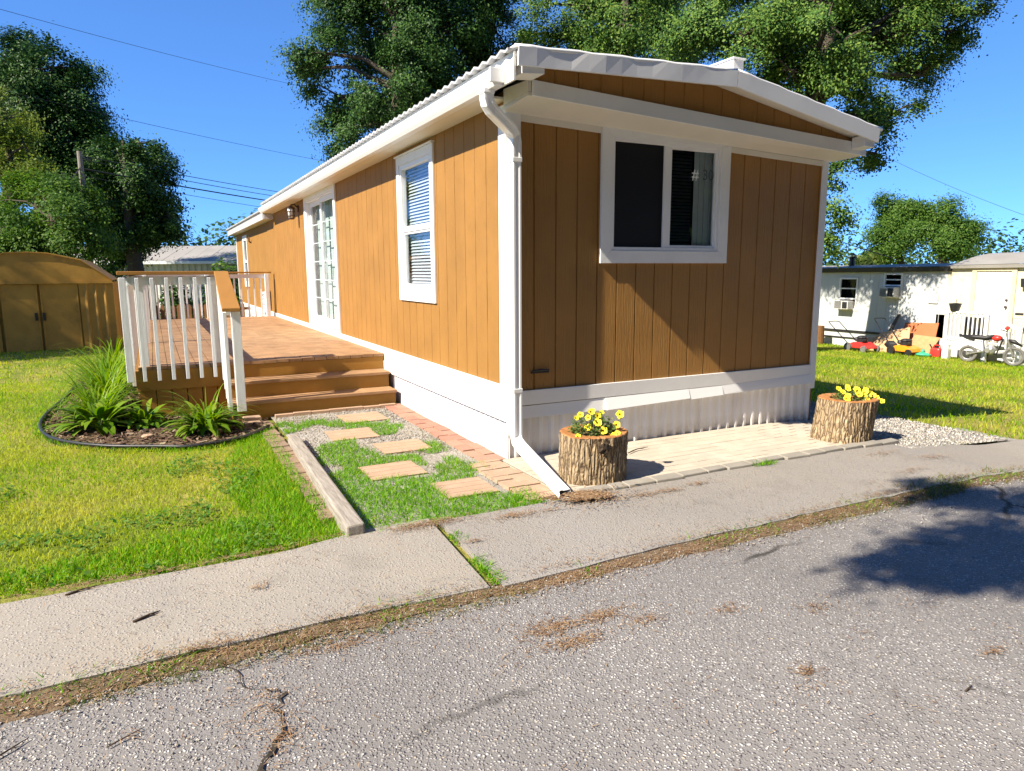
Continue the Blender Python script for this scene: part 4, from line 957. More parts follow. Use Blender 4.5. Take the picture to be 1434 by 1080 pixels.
def leaf_ribbon(V, Q, base, az, ln, el, droop, w, segs=6, shape=None, twist=0):
    """append one arching ribbon leaf"""
    p = np.array(base, float); n0 = len(V); e = el; st = ln / segs
    for i in range(segs + 1):
        t = i / segs; ww = w * (shape(t) if shape else (1 - t ** 2.2) * .85 + .15 * (t < .01))
        d = np.array([math.cos(az) * math.cos(e), math.sin(az) * math.cos(e), math.sin(e)]); s = np.array([-math.sin(az + twist * t), math.cos(az + twist * t), .0]) * ww / 2
        V.append(p - s); V.append(p + s)
        if i < segs: Q.append((n0 + 2 * i, n0 + 2 * i + 1, n0 + 2 * i + 3, n0 + 2 * i + 2))
        p = p + d * st; e -= droop / segs * (.5 + t)
def petunia(label, c, blossoms, spread, ht, n=620):
    blossoms = [(a, b_, c_, r * .78) for a, b_, c_, r in blossoms]
    t = thing('petunia', label, 'flowers', c); V, Q = [], []
    for _ in range(n):
        a = random.uniform(0, 2 * PI); r = spread * math.sqrt(random.random()); z = ht * random.random() * (1 - (r / spread) ** 2 * .6)
        leaf_ribbon(V, Q, (c[0] + r * math.cos(a), c[1] + r * math.sin(a) * .8, c[2] + z), random.uniform(0, 6.28), random.uniform(.022, .045), random.uniform(-.2, 1.0), 1.0, random.uniform(.010, .02), 3, lambda q: math.sin(PI * min(1, q * .85 + .12)))
    link('leaves', np_mesh('leaves', np.array(V), np.array(Q)), M['flower_leaf'], t)
    for (dx, dy, dz, r) in blossoms:
        p = Vector((c[0] + dx, c[1] + dy, c[2] + dz)); nrm = Vector((-.45 + random.uniform(-.35, .35), -.75 + random.uniform(-.3, .3), .55 + random.uniform(-.2, .3))).normalized(); u = nrm.cross(Vector((0, 0, 1))).normalized(); v_ = nrm.cross(u)
        m = MB(); k = 20; ring = []
        for i in range(k):
            a = 2 * PI * i / k; rr = r * (1 + .10 * math.cos(5 * a)); ring.append(p + (u * math.cos(a) + v_ * math.sin(a)) * rr + nrm * (.004 * math.cos(10 * a)))
        mid = [p + (u * math.cos(2 * PI * i / k) + v_ * math.sin(2 * PI * i / k)) * r * .35 - nrm * .006 for i in range(k)]
        m.add(ring + mid, [(i, (i + 1) % k, k + (i + 1) % k, k + i) for i in range(k)]); bl = m.build('blossom', M['petal'], t, smooth=True, fix=False)
        m = MB(); tip = p - nrm * .035; m.add(mid + [tip], [(i, (i + 1) % k, k) for i in range(k)]); m.build('throat', M['petal_core'], bl, smooth=True, fix=False)
        m = MB(); m.tube([p - nrm * .03, p - nrm * .05 - Vector((0, 0, .02)), Vector((c[0] + dx * .5, c[1] + dy * .5, c[2]))], .002, 5); m.build('stem', M['flower_leaf'], bl)
zt1 = stump('stump_planter', 'sawn log planter with dark bark and a knot, beside the white spout', .33, -.76, .25, .35, .005, seed=3)
b = MB(); b.blob((.27, -1.008, .30), (.055, .022, .04), 9, 6, .3); b.build('knot', M['twig'], [o for o in sc.objects if o.name == 'stump_planter'][0])
petunia('taller yellow flowers on pale stems in the stump beside the spout', (.33, -.77, zt1 - .02), [(-.20, -.10, .03, .026), (-.09, -.06, .15, .028), (-.04, -.03, .185, .034), (.0, -.06, .155, .032), (-.03, -.10, .115, .040), (-.11, -.09, .085, .034), (-.005, -.14, .06, .038), (.06, -.18, .02, .034), (.095, -.17, .03, .034), (.14, -.10, .08, .036), (.22, -.03, .14, .040), (.24, .0, .11, .022), (.10, .04, .155, .026), (-.12, .05, .13, .026), (.03, .06, .17, .026), (-.13, -.02, .17, .03)], .19, .17)
zt2 = stump('stump_planter', 'paler sawn log planter leaning slightly at the far patio corner', 3.06, -.80, .245, .385, .07, seed=9)
petunia('low mound of yellow flowers spilling over the farther stump', (3.20, -.80, zt2 - .02), [(x, y, z, random.uniform(.032, .042)) for x, y, z in [(-.17, -.02, .09), (-.15, -.06, .06), (-.08, 0, .11), (-.05, -.10, .07), (-.01, -.05, .09), (.03, -.12, .03), (.05, -.08, .08), (.09, -.06, .09), (.11, -.12, .05), (.14, -.08, .06), (.17, -.05, .04), (.2, -.1, .02), (.22, -.14, -.01), (-.1, .08, .10), (.02, .08, .11), (.12, .06, .08), (-.02, -.16, .01), (-.19, -.08, .04)]], .2, .09, 480)

# ------------------------------------------------------------------ bed plants
def daylily(label, x, y, n, ln, w=.018):
    V, Q = [], []
    for _ in range(n):
        a = random.uniform(0, 2 * PI); r = .11 * math.sqrt(random.random()); l_ = ln * random.uniform(.55, 1.1)
        leaf_ribbon(V, Q, (x + r * math.cos(a), y + r * math.sin(a), zt(x, y)), a + random.uniform(-.5, .5), l_, random.uniform(.85, 1.5), random.uniform(1.5, 3.3), w * random.uniform(.75, 1.25), 9, None, random.uniform(-.5, .5))
    tag(link('daylily', np_mesh('daylily', np.array(V), np.array(Q), smooth=True), M['lily']), label, 'daylily')
def hosta(label, x, y, n, ln, w=.075):
    t = thing('hosta', label, 'hosta', (x, y, zt(x, y))); V, Q, V2, Q2 = [], [], [], []
    shp = lambda q: math.sin(PI * min(1, max(0, (q - .25) / .75) ** .75)) * .98 + .05 * (q < .9)
    for _ in range(n):
        a = random.uniform(0, 2 * PI); r = .06 * math.sqrt(random.random()); l_ = ln * random.uniform(.6, 1.1); e = random.uniform(.45, 1.2); dr = random.uniform(1.0, 2.2); ww = w * random.uniform(.7, 1.2); bz = zt(x, y) + random.uniform(0, .02)
        leaf_ribbon(V, Q, (x + r * math.cos(a), y + r * math.sin(a), bz), a, l_, e, dr, ww, 8, shp); leaf_ribbon(V2, Q2, (x + r * math.cos(a), y + r * math.sin(a), bz + .0035), a, l_ * .95, e, dr, ww * .6, 8, shp)
    link('pale_leaf_margin', np_mesh('pale_leaf_margin', np.array(V), np.array(Q), smooth=True), M['lily'], t); link('leaf_blade', np_mesh('leaf_blade', np.array(V2), np.array(Q2), smooth=True), M['hosta'], t)
daylily('large daylily clump leaning over the lawn at the deck corner', -3.12, 4.35, 230, .92, .024)
daylily('daylily clump against the deck side, behind the large one', -3.2, 5.6, 170, .95, .024)
daylily('tall daylily clump close to the deck post, front of the bed', -3.18, 3.5, 170, .74, .022)
daylily('farthest daylily clump along the deck, in front of the shed', -3.15, 7.2, 120, 1.05, .024)
daylily('small daylily with upright leaves in front of the white stair rail', -2.14, 2.62, 80, .60, .018)
daylily('tiny sprig of upright leaves alone by the edging curve', -3.46, 3.05, 12, .24, .012)
hosta('hosta with pale leaf edges below the large daylily clump', -3.14, 2.98, 110, .46, .09)
hosta('dark hosta spreading under the white balusters', -2.74, 3.02, 60, .33, .075)
hosta('hosta with narrow pale-edged leaves at the bed corner near the steps', -2.18, 2.38, 130, .42, .06)
b = MB(); b.blob((-2.70, 2.35, .02), (.06, .045, .025), 8, 6, .15); tag(b.build('rock', M['paver_tan'], smooth=False), 'small tan rock lying on the mulch below the hosta', 'rock')
b = MB(); b.box(-1.80, -1.62, 2.62, 2.74, -.01, .055); b.box(-1.81, -1.64, 2.46, 2.58, -.01, .03); tag(b.build('loose_brick', M['paver_tan'], bevel=.01), 'loose tan bricks left at the foot of the stair post', 'bricks')

# ------------------------------------------------------------------ shed
SY = 14.2; sx0, sx1 = -6.66, -3.38; SD = 3.0
shed = thing('garden_shed', 'rusty brown metal garden shed with a gambrel roof and double doors', 'shed', ((sx0 + sx1) / 2, SY + 1.5, -.2))
pf = [(sx1, 1.40), (-3.98, 1.86), (-4.62, 2.015), (-5.02, 2.035), (-5.42, 2.015), (-6.06, 1.86), (sx0, 1.40)]
b = MB(); corrugated(b, lambda u, d, z: (u, SY - d, z), sx0, -5.66, lambda u: -.3, lambda u: 1.36, .19, .022, .8); corrugated(b, lambda u, d, z: (u, SY - d, z), -4.08, sx1, lambda u: -.3, lambda u: 1.36, .19, .022, .8)
b.quad((-5.66, SY + .06, -.3), (-4.08, SY + .06, -.3), (-4.08, SY + .06, 1.36), (-5.66, SY + .06, 1.36))
corrugated(b, lambda u, d, z: (sx1 + d, u, z), SY, SY + SD, lambda u: -.35, lambda u: 1.36, .19, .022, .8); corrugated(b, lambda u, d, z: (sx0 - d, u, z), SY, SY + SD, lambda u: -.35, lambda u: 1.36, .19, .022, .8)
b.quad((sx0, SY + SD, -.4), (sx1, SY + SD, -.4), (sx1, SY + SD, 1.36), (sx0, SY + SD, 1.36)); b.build('wall', M['shed'], shed, fix=False)
b = MB(); b.prism([(x, SY - .03, z) for x, z in pf], (0, .02, 0)); b.box(sx0, sx1, SY - .045, SY + .0, 1.335, 1.40); b.build('gable', M['shed'], shed)
b = MB()
for (xa, za), (xb, zb) in zip(pf[:-1], pf[1:]): b.hexa([(xb, SY - .06, zb), (xa, SY - .06, za), (xa, SY + SD + .05, za), (xb, SY + SD + .05, zb), (xb, SY - .06, zb + .025), (xa, SY - .06, za + .025), (xa, SY + SD + .05, za + .025), (xb, SY + SD + .05, zb + .025)])
b.build('roof', M['shed'], shed)
for a, c, sg in ((-5.60, -4.90, 1), (-4.85, -4.10, -1)):
    b = MB(); b.box(a, c, SY + .005, SY + .03, -.22, 1.33); b.box(a, a + .03, SY - .005, SY + .005, -.2, 1.32); b.box(c - .03, c, SY - .005, SY + .005, -.2, 1.32); dr = b.build('door', M['shed'], shed, bevel=.004)
    hx = c - .06 if sg > 0 else a + .04; b = MB(); b.box(hx - .03, hx + .03, SY - .03, SY - .008, .50, .68); b.build('handle', M['black'], dr, bevel=.005)
b = MB(); b.box(-5.66, -4.08, SY - .02, SY + .02, -.24, -.20); b.build('door_track', M['shed'], shed)

# ------------------------------------------------------------------ building behind, fences
A, B = Vector((-9.5, 39.69, 0)), Vector((6.8, 31.34, 0)); ux = (B - A).normalized(); uy = Vector((-ux.y, ux.x, 0)); ln = (B - A).length
bld = thing('metal_building', 'long low building with a stained pale roof and ribbed grey walls', 'building', tuple((A + B) / 2))
P = lambda u, d, z: tuple(A + ux * u - uy * d + Vector((0, 0, z)))
b = MB(); corrugated(b, lambda u, d, z: P(u, d - .55, z), 0, ln, lambda u: -1.2, lambda u: 2.1, .32, .04, .6); b.quad(P(0, -.55, -1.2), P(0, -5, -1.2), P(0, -5, 2.3), P(0, -.55, 2.1)); b.quad(P(ln, -.55, -1.2), P(ln, -5, -1.2), P(ln, -5, 2.3), P(ln, -.55, 2.1)); b.quad(P(0, -5, -1.2), P(ln, -5, -1.2), P(ln, -5, 2.2), P(0, -5, 2.2)); b.build('wall', M['old_white'], bld, fix=False)
b = MB()
n_ = 24
for i in range(n_):
    a, c = ln * i / n_, ln * (i + 1) / n_ - .02; d_ = random.uniform(0, .02)
    b.hexa([P(a, 0, 2.06), P(c, 0, 2.06), P(c, -2.8, 2.96), P(a, -2.8, 2.96), P(a, 0, 2.16 + d_), P(c, 0, 2.16 + d_), P(c, -2.8, 3.04 + d_), P(a, -2.8, 3.04 + d_)]); b.hexa([P(a, -2.81, 2.96), P(c, -2.81, 2.96), P(c, -5.6, 2.1), P(a, -5.6, 2.1), P(a, -2.81, 3.04), P(c, -2.81, 3.04), P(c, -5.6, 2.2), P(a, -5.6, 2.2)])
b.build('roof', M['old_roof'], bld)
b = MB(); b.hexa([P(0, .04, 2.02), P(ln, .04, 2.02), P(ln, .005, 2.02), P(0, .005, 2.02), P(0, .04, 2.16), P(ln, .04, 2.16), P(ln, .005, 2.16), P(0, .005, 2.16)]); b.build('eave_trim', M['white'], bld)
vu = 12.0; q = Vector(P(vu, -2.6, 3.0)); b = MB(); b.cyl(q, .16, .32, 14); b.cyl(q + Vector((0, 0, .32)), .27, .06, 14); b.cyl(q + Vector((0, 0, .40)), .24, .05, 14); b.cyl(q + Vector((0, 0, .48)), .2, .08, 14, 'z', .08); b.build('roof_vent', M['metal'], bld)
def fence(name, label, a, c, z0, z1, pitch, w_, mat, tilt=0):
    f_ = thing(name, label, 'fence', tuple((Vector(a + (0,)) + Vector(c + (0,))) / 2)); a, c = Vector(a + (0,)), Vector(c + (0,)); d = (c - a); n = int(d.length / pitch); d.normalize(); nn = Vector((-d.y, d.x, 0))
    for k in range(n):
        p = a + d * (k + .5) * pitch; h = z1 + random.uniform(-.02, .02); b = MB(); e = d * w_ / 2; g_ = nn * .01; zz = zt(p.x, p.y)
        b.add([tuple(v_ + Vector((0, 0, z))) for z, s in ((zz + z0, 1), (zz + h - .06, 1)) for v_ in (p - e - g_, p + e - g_, p + e + g_, p - e + g_)] + [tuple(p - g_ + Vector((0, 0, zz + h))), tuple(p + g_ + Vector((0, 0, zz + h)))], [(0, 1, 5, 4), (1, 2, 6, 5), (2, 3, 7, 6), (3, 0, 4, 7), (4, 5, 8), (6, 7, 9), (5, 6, 9, 8), (7, 4, 8, 9)])
        b.build('picket', mat, f_)
    for z in (.25, .8):
        b = MB(); b.beam(a + nn * .03 + Vector((0, 0, zt(a.x, a.y) + z1 * z)), c + nn * .03 + Vector((0, 0, zt(c.x, c.y) + z1 * z)), .03, .08); b.build('rail', mat, f_)
fence('picket_fence', 'low brown picket fence seen through the deck railing', (-3.1, 17.5), (-.05, 16.6), .05, .92, .145, .10, M['brown_wood'])

# ------------------------------------------------------------------ neighbour's home
NX = 17.3; nh = thing('neighbour_home', 'cream and white mobile home with grey lower panels across the lawn', 'mobile home', (19, 8, -1))
NF = lambda u, d, z: (NX - d, u, z)
W1, W2 = (9.83, 10.44, .30, 1.28), (8.35, 8.89, .72, 1.42)
top = lambda u: 1.50 + max(0, (11.5 - u)) * .022
b = MB(); siding(b, NF, 7.0, 19, -.36, 1.58, [W1, W2], pitch=.30, gw=.02, gd=.008); b.build('white_wall', M['pale_blue'], nh)
b = MB(); siding(b, NF, -3, 6.995, .30, 1.66, [(5.34, 6.21, .3, 1.50)], pitch=.30, gw=.016, gd=.006); b.build('cream_wall', M['cream'], nh)
for ua, ub in ((-3, 5.22), (6.33, 7.24)): b = MB(); siding(b, NF, ua, ub, -.36, .295, pitch=.42, gw=.012, gd=.006); b.build('lower_panel', M['dove'], nh)
b = MB(); b.quad((NX + .02, -3, -1.4), (NX + .02, 19, -1.4), (NX + .02, 19, -.37), (NX + .02, -3, -.37)); b.quad((NX + .05, 19, -1.4), (NX + 4.2, 19, -1.6), (NX + 4.2, 19, 1.5), (NX + .05, 19, 1.5)); b.quad((NX + .05, -3, -1.4), (NX + 4.2, -3, -1.6), (NX + 4.2, -3, 1.6), (NX + .05, -3, 1.6)); b.quad((NX + 4.2, -3, -1.6), (NX + 4.2, 19, -1.6), (NX + 4.2, 19, 1.5), (NX + 4.2, -3, 1.6)); b.build('skirting', M['pale_blue'], nh, fix=False)
b = MB(); b.box(NX - .02, NX + .03, 7.25, 19, -.42, -.35); b.box(NX - .015, NX + .03, 7.25, 19, -.62, -.58); b.build('belt_strip', M['dark_metal'], nh)
b = MB(); b.hexa([(NX - .10, 6.9, 1.50), (NX + .06, 6.9, 1.50), (NX + .06, 19, 1.40), (NX - .10, 19, 1.40), (NX - .12, 6.9, 1.64), (NX + .06, 6.9, 1.64), (NX + .06, 19, 1.54), (NX - .12, 19, 1.54)]); b.build('dark_roof_edge', M['dark_metal'], nh)
b = MB(); b.hexa([(NX - .12, -3, 1.68), (NX + .06, -3, 1.68), (NX + .06, 6.88, 1.58), (NX - .12, 6.88, 1.58), (NX - .14, -3, 1.82), (NX + .06, -3, 1.82), (NX + .06, 6.88, 1.66), (NX - .14, 6.88, 1.66)]); b.build('roof_edge', M['old_roof'], nh)
b = MB()
for i in range(10):
    x0, x1 = NX - .1 + .44 * i, NX - .1 + .44 * (i + 1); h = lambda x: .35 * math.sin(PI * (x - NX + .1) / 4.4)
    b.quad((x0, -3, 1.825 + h(x0)), (x1, -3, 1.825 + h(x1)), (x1, 6.88, 1.67 + h(x1)), (x0, 6.88, 1.67 + h(x0))); b.quad((x0, 6.9, 1.645 + h(x0) * .3), (x1, 6.9, 1.645 + h(x1) * .3), (x1, 19, 1.545 + h(x1) * .3), (x0, 19, 1.545 + h(x0) * .3))
b.build('roof', M['old_roof'], nh, fix=False)
b = MB(); b.cyl((18.3, 10.85, 1.5), .09, .45, 10); b.cyl((18.3, 10.85, 1.95), .15, .05, 10); b.cyl((18.3, 10.85, 2.02), .17, .08, 10, 'z', .04); b.build('chimney', M['dark_metal'], nh)
for w_, ac, ms in ((W1, (9.9, 10.42, .32, .58), .62), (W2, (8.38, 8.86, .74, 1.04), 1.06)):
    u0, u1, z0, z1 = w_; b = MB(); frame_boards(b, NF, u0 - .03, u1 + .03, z0 - .02, z1 + .03, .05, .03, -.02); hbox(b, NF, u0 + .02, u1 - .02, ms, ms + .05, .02, -.02); hbox(b, NF, u0 + .02, u1 - .02, (ms + z1) / 2 - .0, (ms + z1) / 2 + .035, .02, -.02); wn = b.build('window', M['white'], nh)
    b = MB(); pane(b, NF, u0, u1, ms, z1, -.01); b.build('pane', M['glass_sky'], wn, fix=False); recess(NF, u0, u1, z0, z1, .3, wn)
    u0, u1, z0, z1 = ac; a_ = thing('air_conditioner', 'white window air conditioner in the %s window of the neighbouring home' % ('left' if u1 > 9 else 'right'), 'air conditioner', (NX, (u0 + u1) / 2, z0)); b = MB(); hbox(b, NF, u0, u1, z0, z1, .30, -.1); b.build('casing', M['old_white'], a_, bevel=.01)
    b = MB()
    for k in range(7): hbox(b, NF, u0 + .24, u1 - .03, z0 + .03 + k * .034, z0 + .045 + k * .034, .312, .301)
    b.build('grille', M['dark_metal'], a_); b = MB(); hbox(b, NF, u0 + .03, u0 + .2, z0 + .03, z1 - .03, .312, .301); b.build('side_grille', M['black'], a_)
b = MB(); frame_boards(b, NF, 5.22, 6.33, -.36, 1.62, .115, .05, .0, .02); b.build('door_frame', M['cream_trim'], nh, bevel=.004)
b = MB(); hbox(b, NF, 5.335, 6.215, -.34, 1.50, .005, -.03)
for ua, ub in ((5.42, 5.73), (5.82, 6.13)):
    for za, zb in ((1.16, 1.38), (.45, 1.06), (-.25, .33)): frame_boards(b, NF, ua, ub, za, zb, .025, .014, .005)
dr = b.build('door', M['door_white'], nh)
b = MB(); b.cyl((NX - .01, 5.41, .58), .03, .07, 10, (-1, 0, 0)); b.cyl((NX - .01, 5.41, .76), .028, .05, 10, (-1, 0, 0)); b.build('door_knob', M['bronze'], dr)
b = MB(); hbox(b, NF, 7.21, 7.49, .60, .86, .04, .001); b.build('meter_panel', M['old_white'], nh, bevel=.006)
b = MB(); b.prism([(NX - .02, 4.93, 1.1), (NX - .02, 5.05, 1.1), (NX - .02, 5.07, 1.32), (NX - .02, 4.91, 1.32)], (-.12, 0, 0)); b.build('wall_lamp', M['black'], nh)
b = MB(); hbox(b, NF, 4.98, 5.18, .385, .44, .012, .001); b.build('number_plate', M['dark_metal'], nh)
# porch
pr = thing('porch', 'small grey-white porch with balusters and stair rail at the neighbour door', 'porch', (16.9, 5.9, -.9)); px0, px1 = 16.45, 17.2; ya, yb = 5.33, 6.45
b = MB(); b.box(px0, px1 - .0, ya, yb, -.40, -.36); b.build('floor', M['rail'], pr); b = MB(); b.box(px0 - .02, px0 - .001, ya, yb, -.56, -.37); b.build('fascia_board', M['rail'], pr)
for y in (ya + .05, yb - .05): b = MB(); b.box(px0 - .04, px0 + .05, y - .045, y + .045, -.95, .46); b.build('post', M['rail'], pr)
b = MB(); b.box(px0 - .05, px0 + .07, ya, yb + .02, .42, .46); b.build('rail', M['rail'], pr); b = MB(); b.box(px0 - .02, px0 + .02, ya + .1, yb - .1, -.28, -.22); b.build('rail', M['rail'], pr)
for k in range(8): y = ya + .17 + k * .112; b = MB(); b.box(px0 - .016, px0 + .016, y - .016, y + .016, -.22, .42); b.build('baluster', M['rail'], pr)
b = MB(); b.beam((px0, ya, .44), (px0, 4.55, .02), .09, .05); b.build('rail', M['rail'], pr); b = MB(); b.box(px0 - .04, px0 + .04, 4.53, 4.61, -.95, .02); b.build('post', M['rail'], pr)
for k in range(4): y = 5.18 - k * .15; b = MB(); z = .42 - (ya - y) * .54; b.box(px0 - .016, px0 + .016, y - .016, y + .016, z - .62, z - .02); b.build('baluster', M['rail'], pr)
for k in range(3): b = MB(); b.box(px0 + .05, px1, 5.1 - k * .25, 5.32 - k * .25, -.58 - k * .15, -.54 - k * .15); b.build('step', M['rail'], pr)
pt = thing('planter_pot', 'black planter pot standing on the porch rail', 'pot', (px0, 6.25, .46)); b = MB(); b.cyl((px0, 6.22, .465), .10, .20, 14, 'z', .155); b.build('pot', M['black'], pt); b = MB(); b.tube([(px0, 6.22, .6), (px0 + .01, 6.20, .78)], .008, 5); b.blob((px0, 6.22, .66), (.11, .11, .02), 10, 4, .1); b.build('stem', M['dark_metal'], pt)
b = MB(); b.box(17.1, 17.14, 5.9, 6.3, -.3, .28); b.box(17.05, 17.09, 5.75, 5.82, -.36, .3); tag(b.build('folding_chair', M['dark_metal']), 'dark folded chair leaning on the wall behind the porch balusters', 'chair')
b = MB(); b.cyl((17.22, 4.72, .02), .17, .06, 20, (-1, 0, 0)); tag(b.build('round_plaque', M['dark_metal']), 'dark oval plaque on the grey panel right of the porch stairs', 'plaque')

# dirt bike
bk = thing('dirt_bike', 'small dusty dirt bike on its stand in front of the porch', 'dirt bike', (15.95, 5.0, -.8))
r0, f0 = Vector((15.83, 5.42, 0)), Vector((16.05, 4.46, 0)); r0.z = zt(r0.x, r0.y) + .215; f0.z = zt(f0.x, f0.y) + .235; dv = (f0 - r0).normalized(); sd = Vector((dv.y, -dv.x, 0)).normalized() * -1
def wheel(c, R):
    b = MB(); b.torus(c, R - .035, .036, sd, 30, 8); w_ = b.build('wheel', M['tyre'], bk, smooth=True); b = MB(); b.torus(c, R - .075, .012, sd, 26, 6); b.build('rim', M['metal'], w_, smooth=True); b = MB(); b.cyl(c - sd * .04, .035, .08, 10, sd)
    u_ = sd.cross(Vector((0, 0, 1))).normalized()
    for k in range(18): t = 2 * PI * k / 18; b.tube([c + sd * .03 * (1 if k % 2 else -1), c + (u_ * math.cos(t) + Vector((0, 0, 1)) * math.sin(t)) * (R - .08)], .003, 4)
    b.build('spokes', M['metal'], w_)
wheel(r0, .215); wheel(f0, .235)
BP = lambda t, z, s=0: tuple(r0.lerp(f0, t) * 1 + Vector((0, 0, z)) + sd * s)
b = MB(); b.tube([BP(0, 0, .06), BP(.36, .09, .05)], .018, 6); b.tube([BP(0, 0, -.06), BP(.36, .09, -.05)], .018, 6); b.build('swingarm', M['metal'], bk)
b = MB(); b.tube([BP(.36, .08), BP(.32, .36), BP(.72, .46)], .02, 6); b.tube([BP(.36, .08), BP(.62, .02), BP(.74, .42)], .02, 6); b.tube([BP(-.05, .46), BP(.35, .38)], .016, 6); b.build('frame', M['black'], bk)
b = MB(); b.blob(BP(.48, .13), (.10, .13, .11), 10, 7, .2); b.cyl(BP(.45, .12, -.11), .06, .22, 12, sd); b.build('engine', M['metal'], bk)
b = MB(); b.tube([BP(.6, .14, .08), BP(.5, .0, .1), BP(.2, .12, .11), BP(-.05, .22, .11)], [.014, .014, .03, .035], 8); b.build('exhaust', M['metal'], bk)
b = MB(); b.tube([BP(-.12, .44), BP(.1, .43), BP(.35, .42), BP(.55, .47)], [.035, .06, .06, .045], 8); b.build('seat', M['black'], bk, smooth=True)
b = MB(); b.tube([BP(-.24, .47), BP(-.05, .41), BP(.12, .37)], [.02, .05, .05], 6); b.build('rear_fender', M['black'], bk); b = MB(); b.tube([BP(.82, .40), BP(.98, .36), BP(1.16, .26)], [.03, .05, .02], 6); b.build('front_fender', M['black'], bk, smooth=True)
b = MB(); b.blob(BP(.60, .43), (.09, .12, .08), 10, 7, .1); b.build('fuel_tank', M['red'], bk, smooth=True)
b = MB()
for s in (-.07, .07): b.tube([BP(1.0, 0, s), BP(.90, .28, s), BP(.80, .58, s)], [.022, .022, .016], 7)
b.build('fork', M['metal'], bk); b = MB(); b.tube([BP(.76, .66, -.28), BP(.78, .63, -.12), BP(.80, .60, 0), BP(.78, .63, .12), BP(.76, .66, .28)], .014, 6); hb = b.build('handlebar', M['black'], bk)
b = MB(); b.blob(BP(.74, .67, .24), (.05, .06, .05), 8, 6, .2); b.build('hand_guard', M['red'], hb); b = MB(); b.prism([BP(.86, .42, -.07), BP(.86, .42, .07), BP(.84, .60, .06), BP(.84, .60, -.06)], tuple(dv * .02)); b.build('number_board', M['white'], bk)
b = MB(); b.tube([BP(.42, .02, .06), BP(.40, -.20, .20)], .012, 6); b.build('kickstand', M['dark_metal'], bk)

# mowers
def mower(label, c, mat, hand, flip=1):
    c = Vector((c[0], c[1], zt(c[0], c[1]))); t = thing('lawn_mower', label, 'lawn mower', tuple(c)); D = Vector((-.12, -1, 0)).normalized(); S = Vector((D.y, -D.x, 0))
    Q = lambda a, s, z: tuple(c + D * a + S * s + Vector((0, 0, z)))
    b = MB(); pr_ = [(-.30, .10), (-.32, .20), (-.12, .27), (.12, .27), (.30, .20), (.34, .10)]; b.prism([Q(a, -.22, z) for a, z in pr_], tuple(S * .44)); b.build('mower_deck', mat, t, bevel=.02)
    b = MB(); b.cyl(Q(0, 0, .27), .14, .10, 14); b.blob(Q(0, 0, .40), (.15, .15, .06), 12, 6); b.blob(Q(-.15, .05, .34), (.07, .09, .06), 8, 6); b.cyl(Q(.14, .05, .33), .045, .1, 10, tuple(S)); b.build('engine', M['black'], t)
    for a, s, R in ((-.27, .25, .12), (-.27, -.25, .12), (.29, .25, .095), (.29, -.25, .095)):
        b = MB(); b.cyl(Q(a, s - .025, R), R, .05, 18, tuple(S)); w_ = b.build('wheel', M['tyre'] if mat is M['red'] else M['black'], t); b = MB(); b.cyl(Q(a, s - .03, R), R * .5, .06, 12, tuple(S)); b.build('hub', M['metal'] if mat is M['red'] else M['dark_metal'], w_)
    b = MB(); a1, z1 = hand
    for s in (-.2, .2): b.tube([Q(-.28, s, .18), Q(-.28 - (a1 - .28) * .5, s, .18 + (z1 - .18) * .5), Q(-a1, s, z1)], .013, 6)
    b.tube([Q(-a1, -.2, z1), Q(-a1 - .03, -.1, z1 + .01), Q(-a1 - .03, .1, z1 + .01), Q(-a1, .2, z1)], .013, 6); b.build('handle', M['dark_metal'], t)
    return t, Q
mower('red push mower with a black handle standing on the neighbour lawn', (15.45, 8.15), M['red'], (1.1, .78))
t, Q = mower('orange push mower with a dark engine near the leaning boards', (15.98, 7.18), M['orange'], (.95, .95))
b = MB(); b.blob(Q(-.50, 0, .24), (.11, .18, .11), 10, 7, .08); b.build('grass_bag', M['black'], t)
# leaning boards and clutter
def board(name, label, pts, th, mat, cat='board'):
    b = MB(); P_ = [Vector(p) for p in pts]; nrm = (P_[1] - P_[0]).cross(P_[3] - P_[0]).normalized() * th; b.prism(P_, tuple(nrm)); tag(b.build(name, mat), label, cat)
board('leaning_board', 'red-brown board leaning on the neighbour wall behind the others', [(16.85, 8.02, -.92), (16.85, 7.0, -.92), (17.22, 7.08, .05), (17.22, 8.08, .0)], .02, M['ply_red'])
board('leaning_board', 'large tan plywood sheet leaning on the neighbour wall', [(16.35, 8.75, -.88), (16.35, 7.35, -.88), (16.9, 7.70, -.10), (16.9, 8.62, -.33)], .02, M['ply'])
board('leaning_board', 'orange particle board leaning in front of the red-brown board', [(16.25, 7.45, -.85), (16.25, 6.75, -.85), (16.6, 6.62, -.30), (16.6, 7.35, -.27)], .02, M['osb'])
board('leaning_board', 'dark crumpled cardboard sheet behind the red mower', [(16.3, 9.25, -.86), (16.3, 8.75, -.86), (16.75, 8.6, -.42), (16.75, 9.15, -.52)], .015, M['ply'])
board('leaning_plank', 'narrow dark plank leaning upright on the dappled wall', [(17.0, 8.75, -.9), (17.0, 8.6, -.9), (17.25, 8.27, .25), (17.25, 8.35, .25)], .03, M['grey_wood'], 'plank')
c = (16.35, 6.55, zt(16.35, 6.55)); g_ = thing('gas_can', 'red plastic gas can on the grass beside the white box', 'gas can', c); b = MB(); b.box(c[0] - .1, c[0] + .1, c[1] - .13, c[1] + .13, c[2], c[2] + .25); b.build('can_body', M['red'], g_, bevel=.04); b = MB(); b.tube([(c[0], c[1] - .1, c[2] + .25), (c[0], c[1] - .08, c[2] + .33), (c[0], c[1] + .06, c[2] + .33), (c[0], c[1] + .1, c[2] + .25)], .016, 6); b.build('handle', M['red'], g_); b = MB(); b.tube([(c[0], c[1] + .12, c[2] + .22), (c[0], c[1] + .2, c[2] + .34)], .02, 6); b.build('nozzle', M['black'], g_)
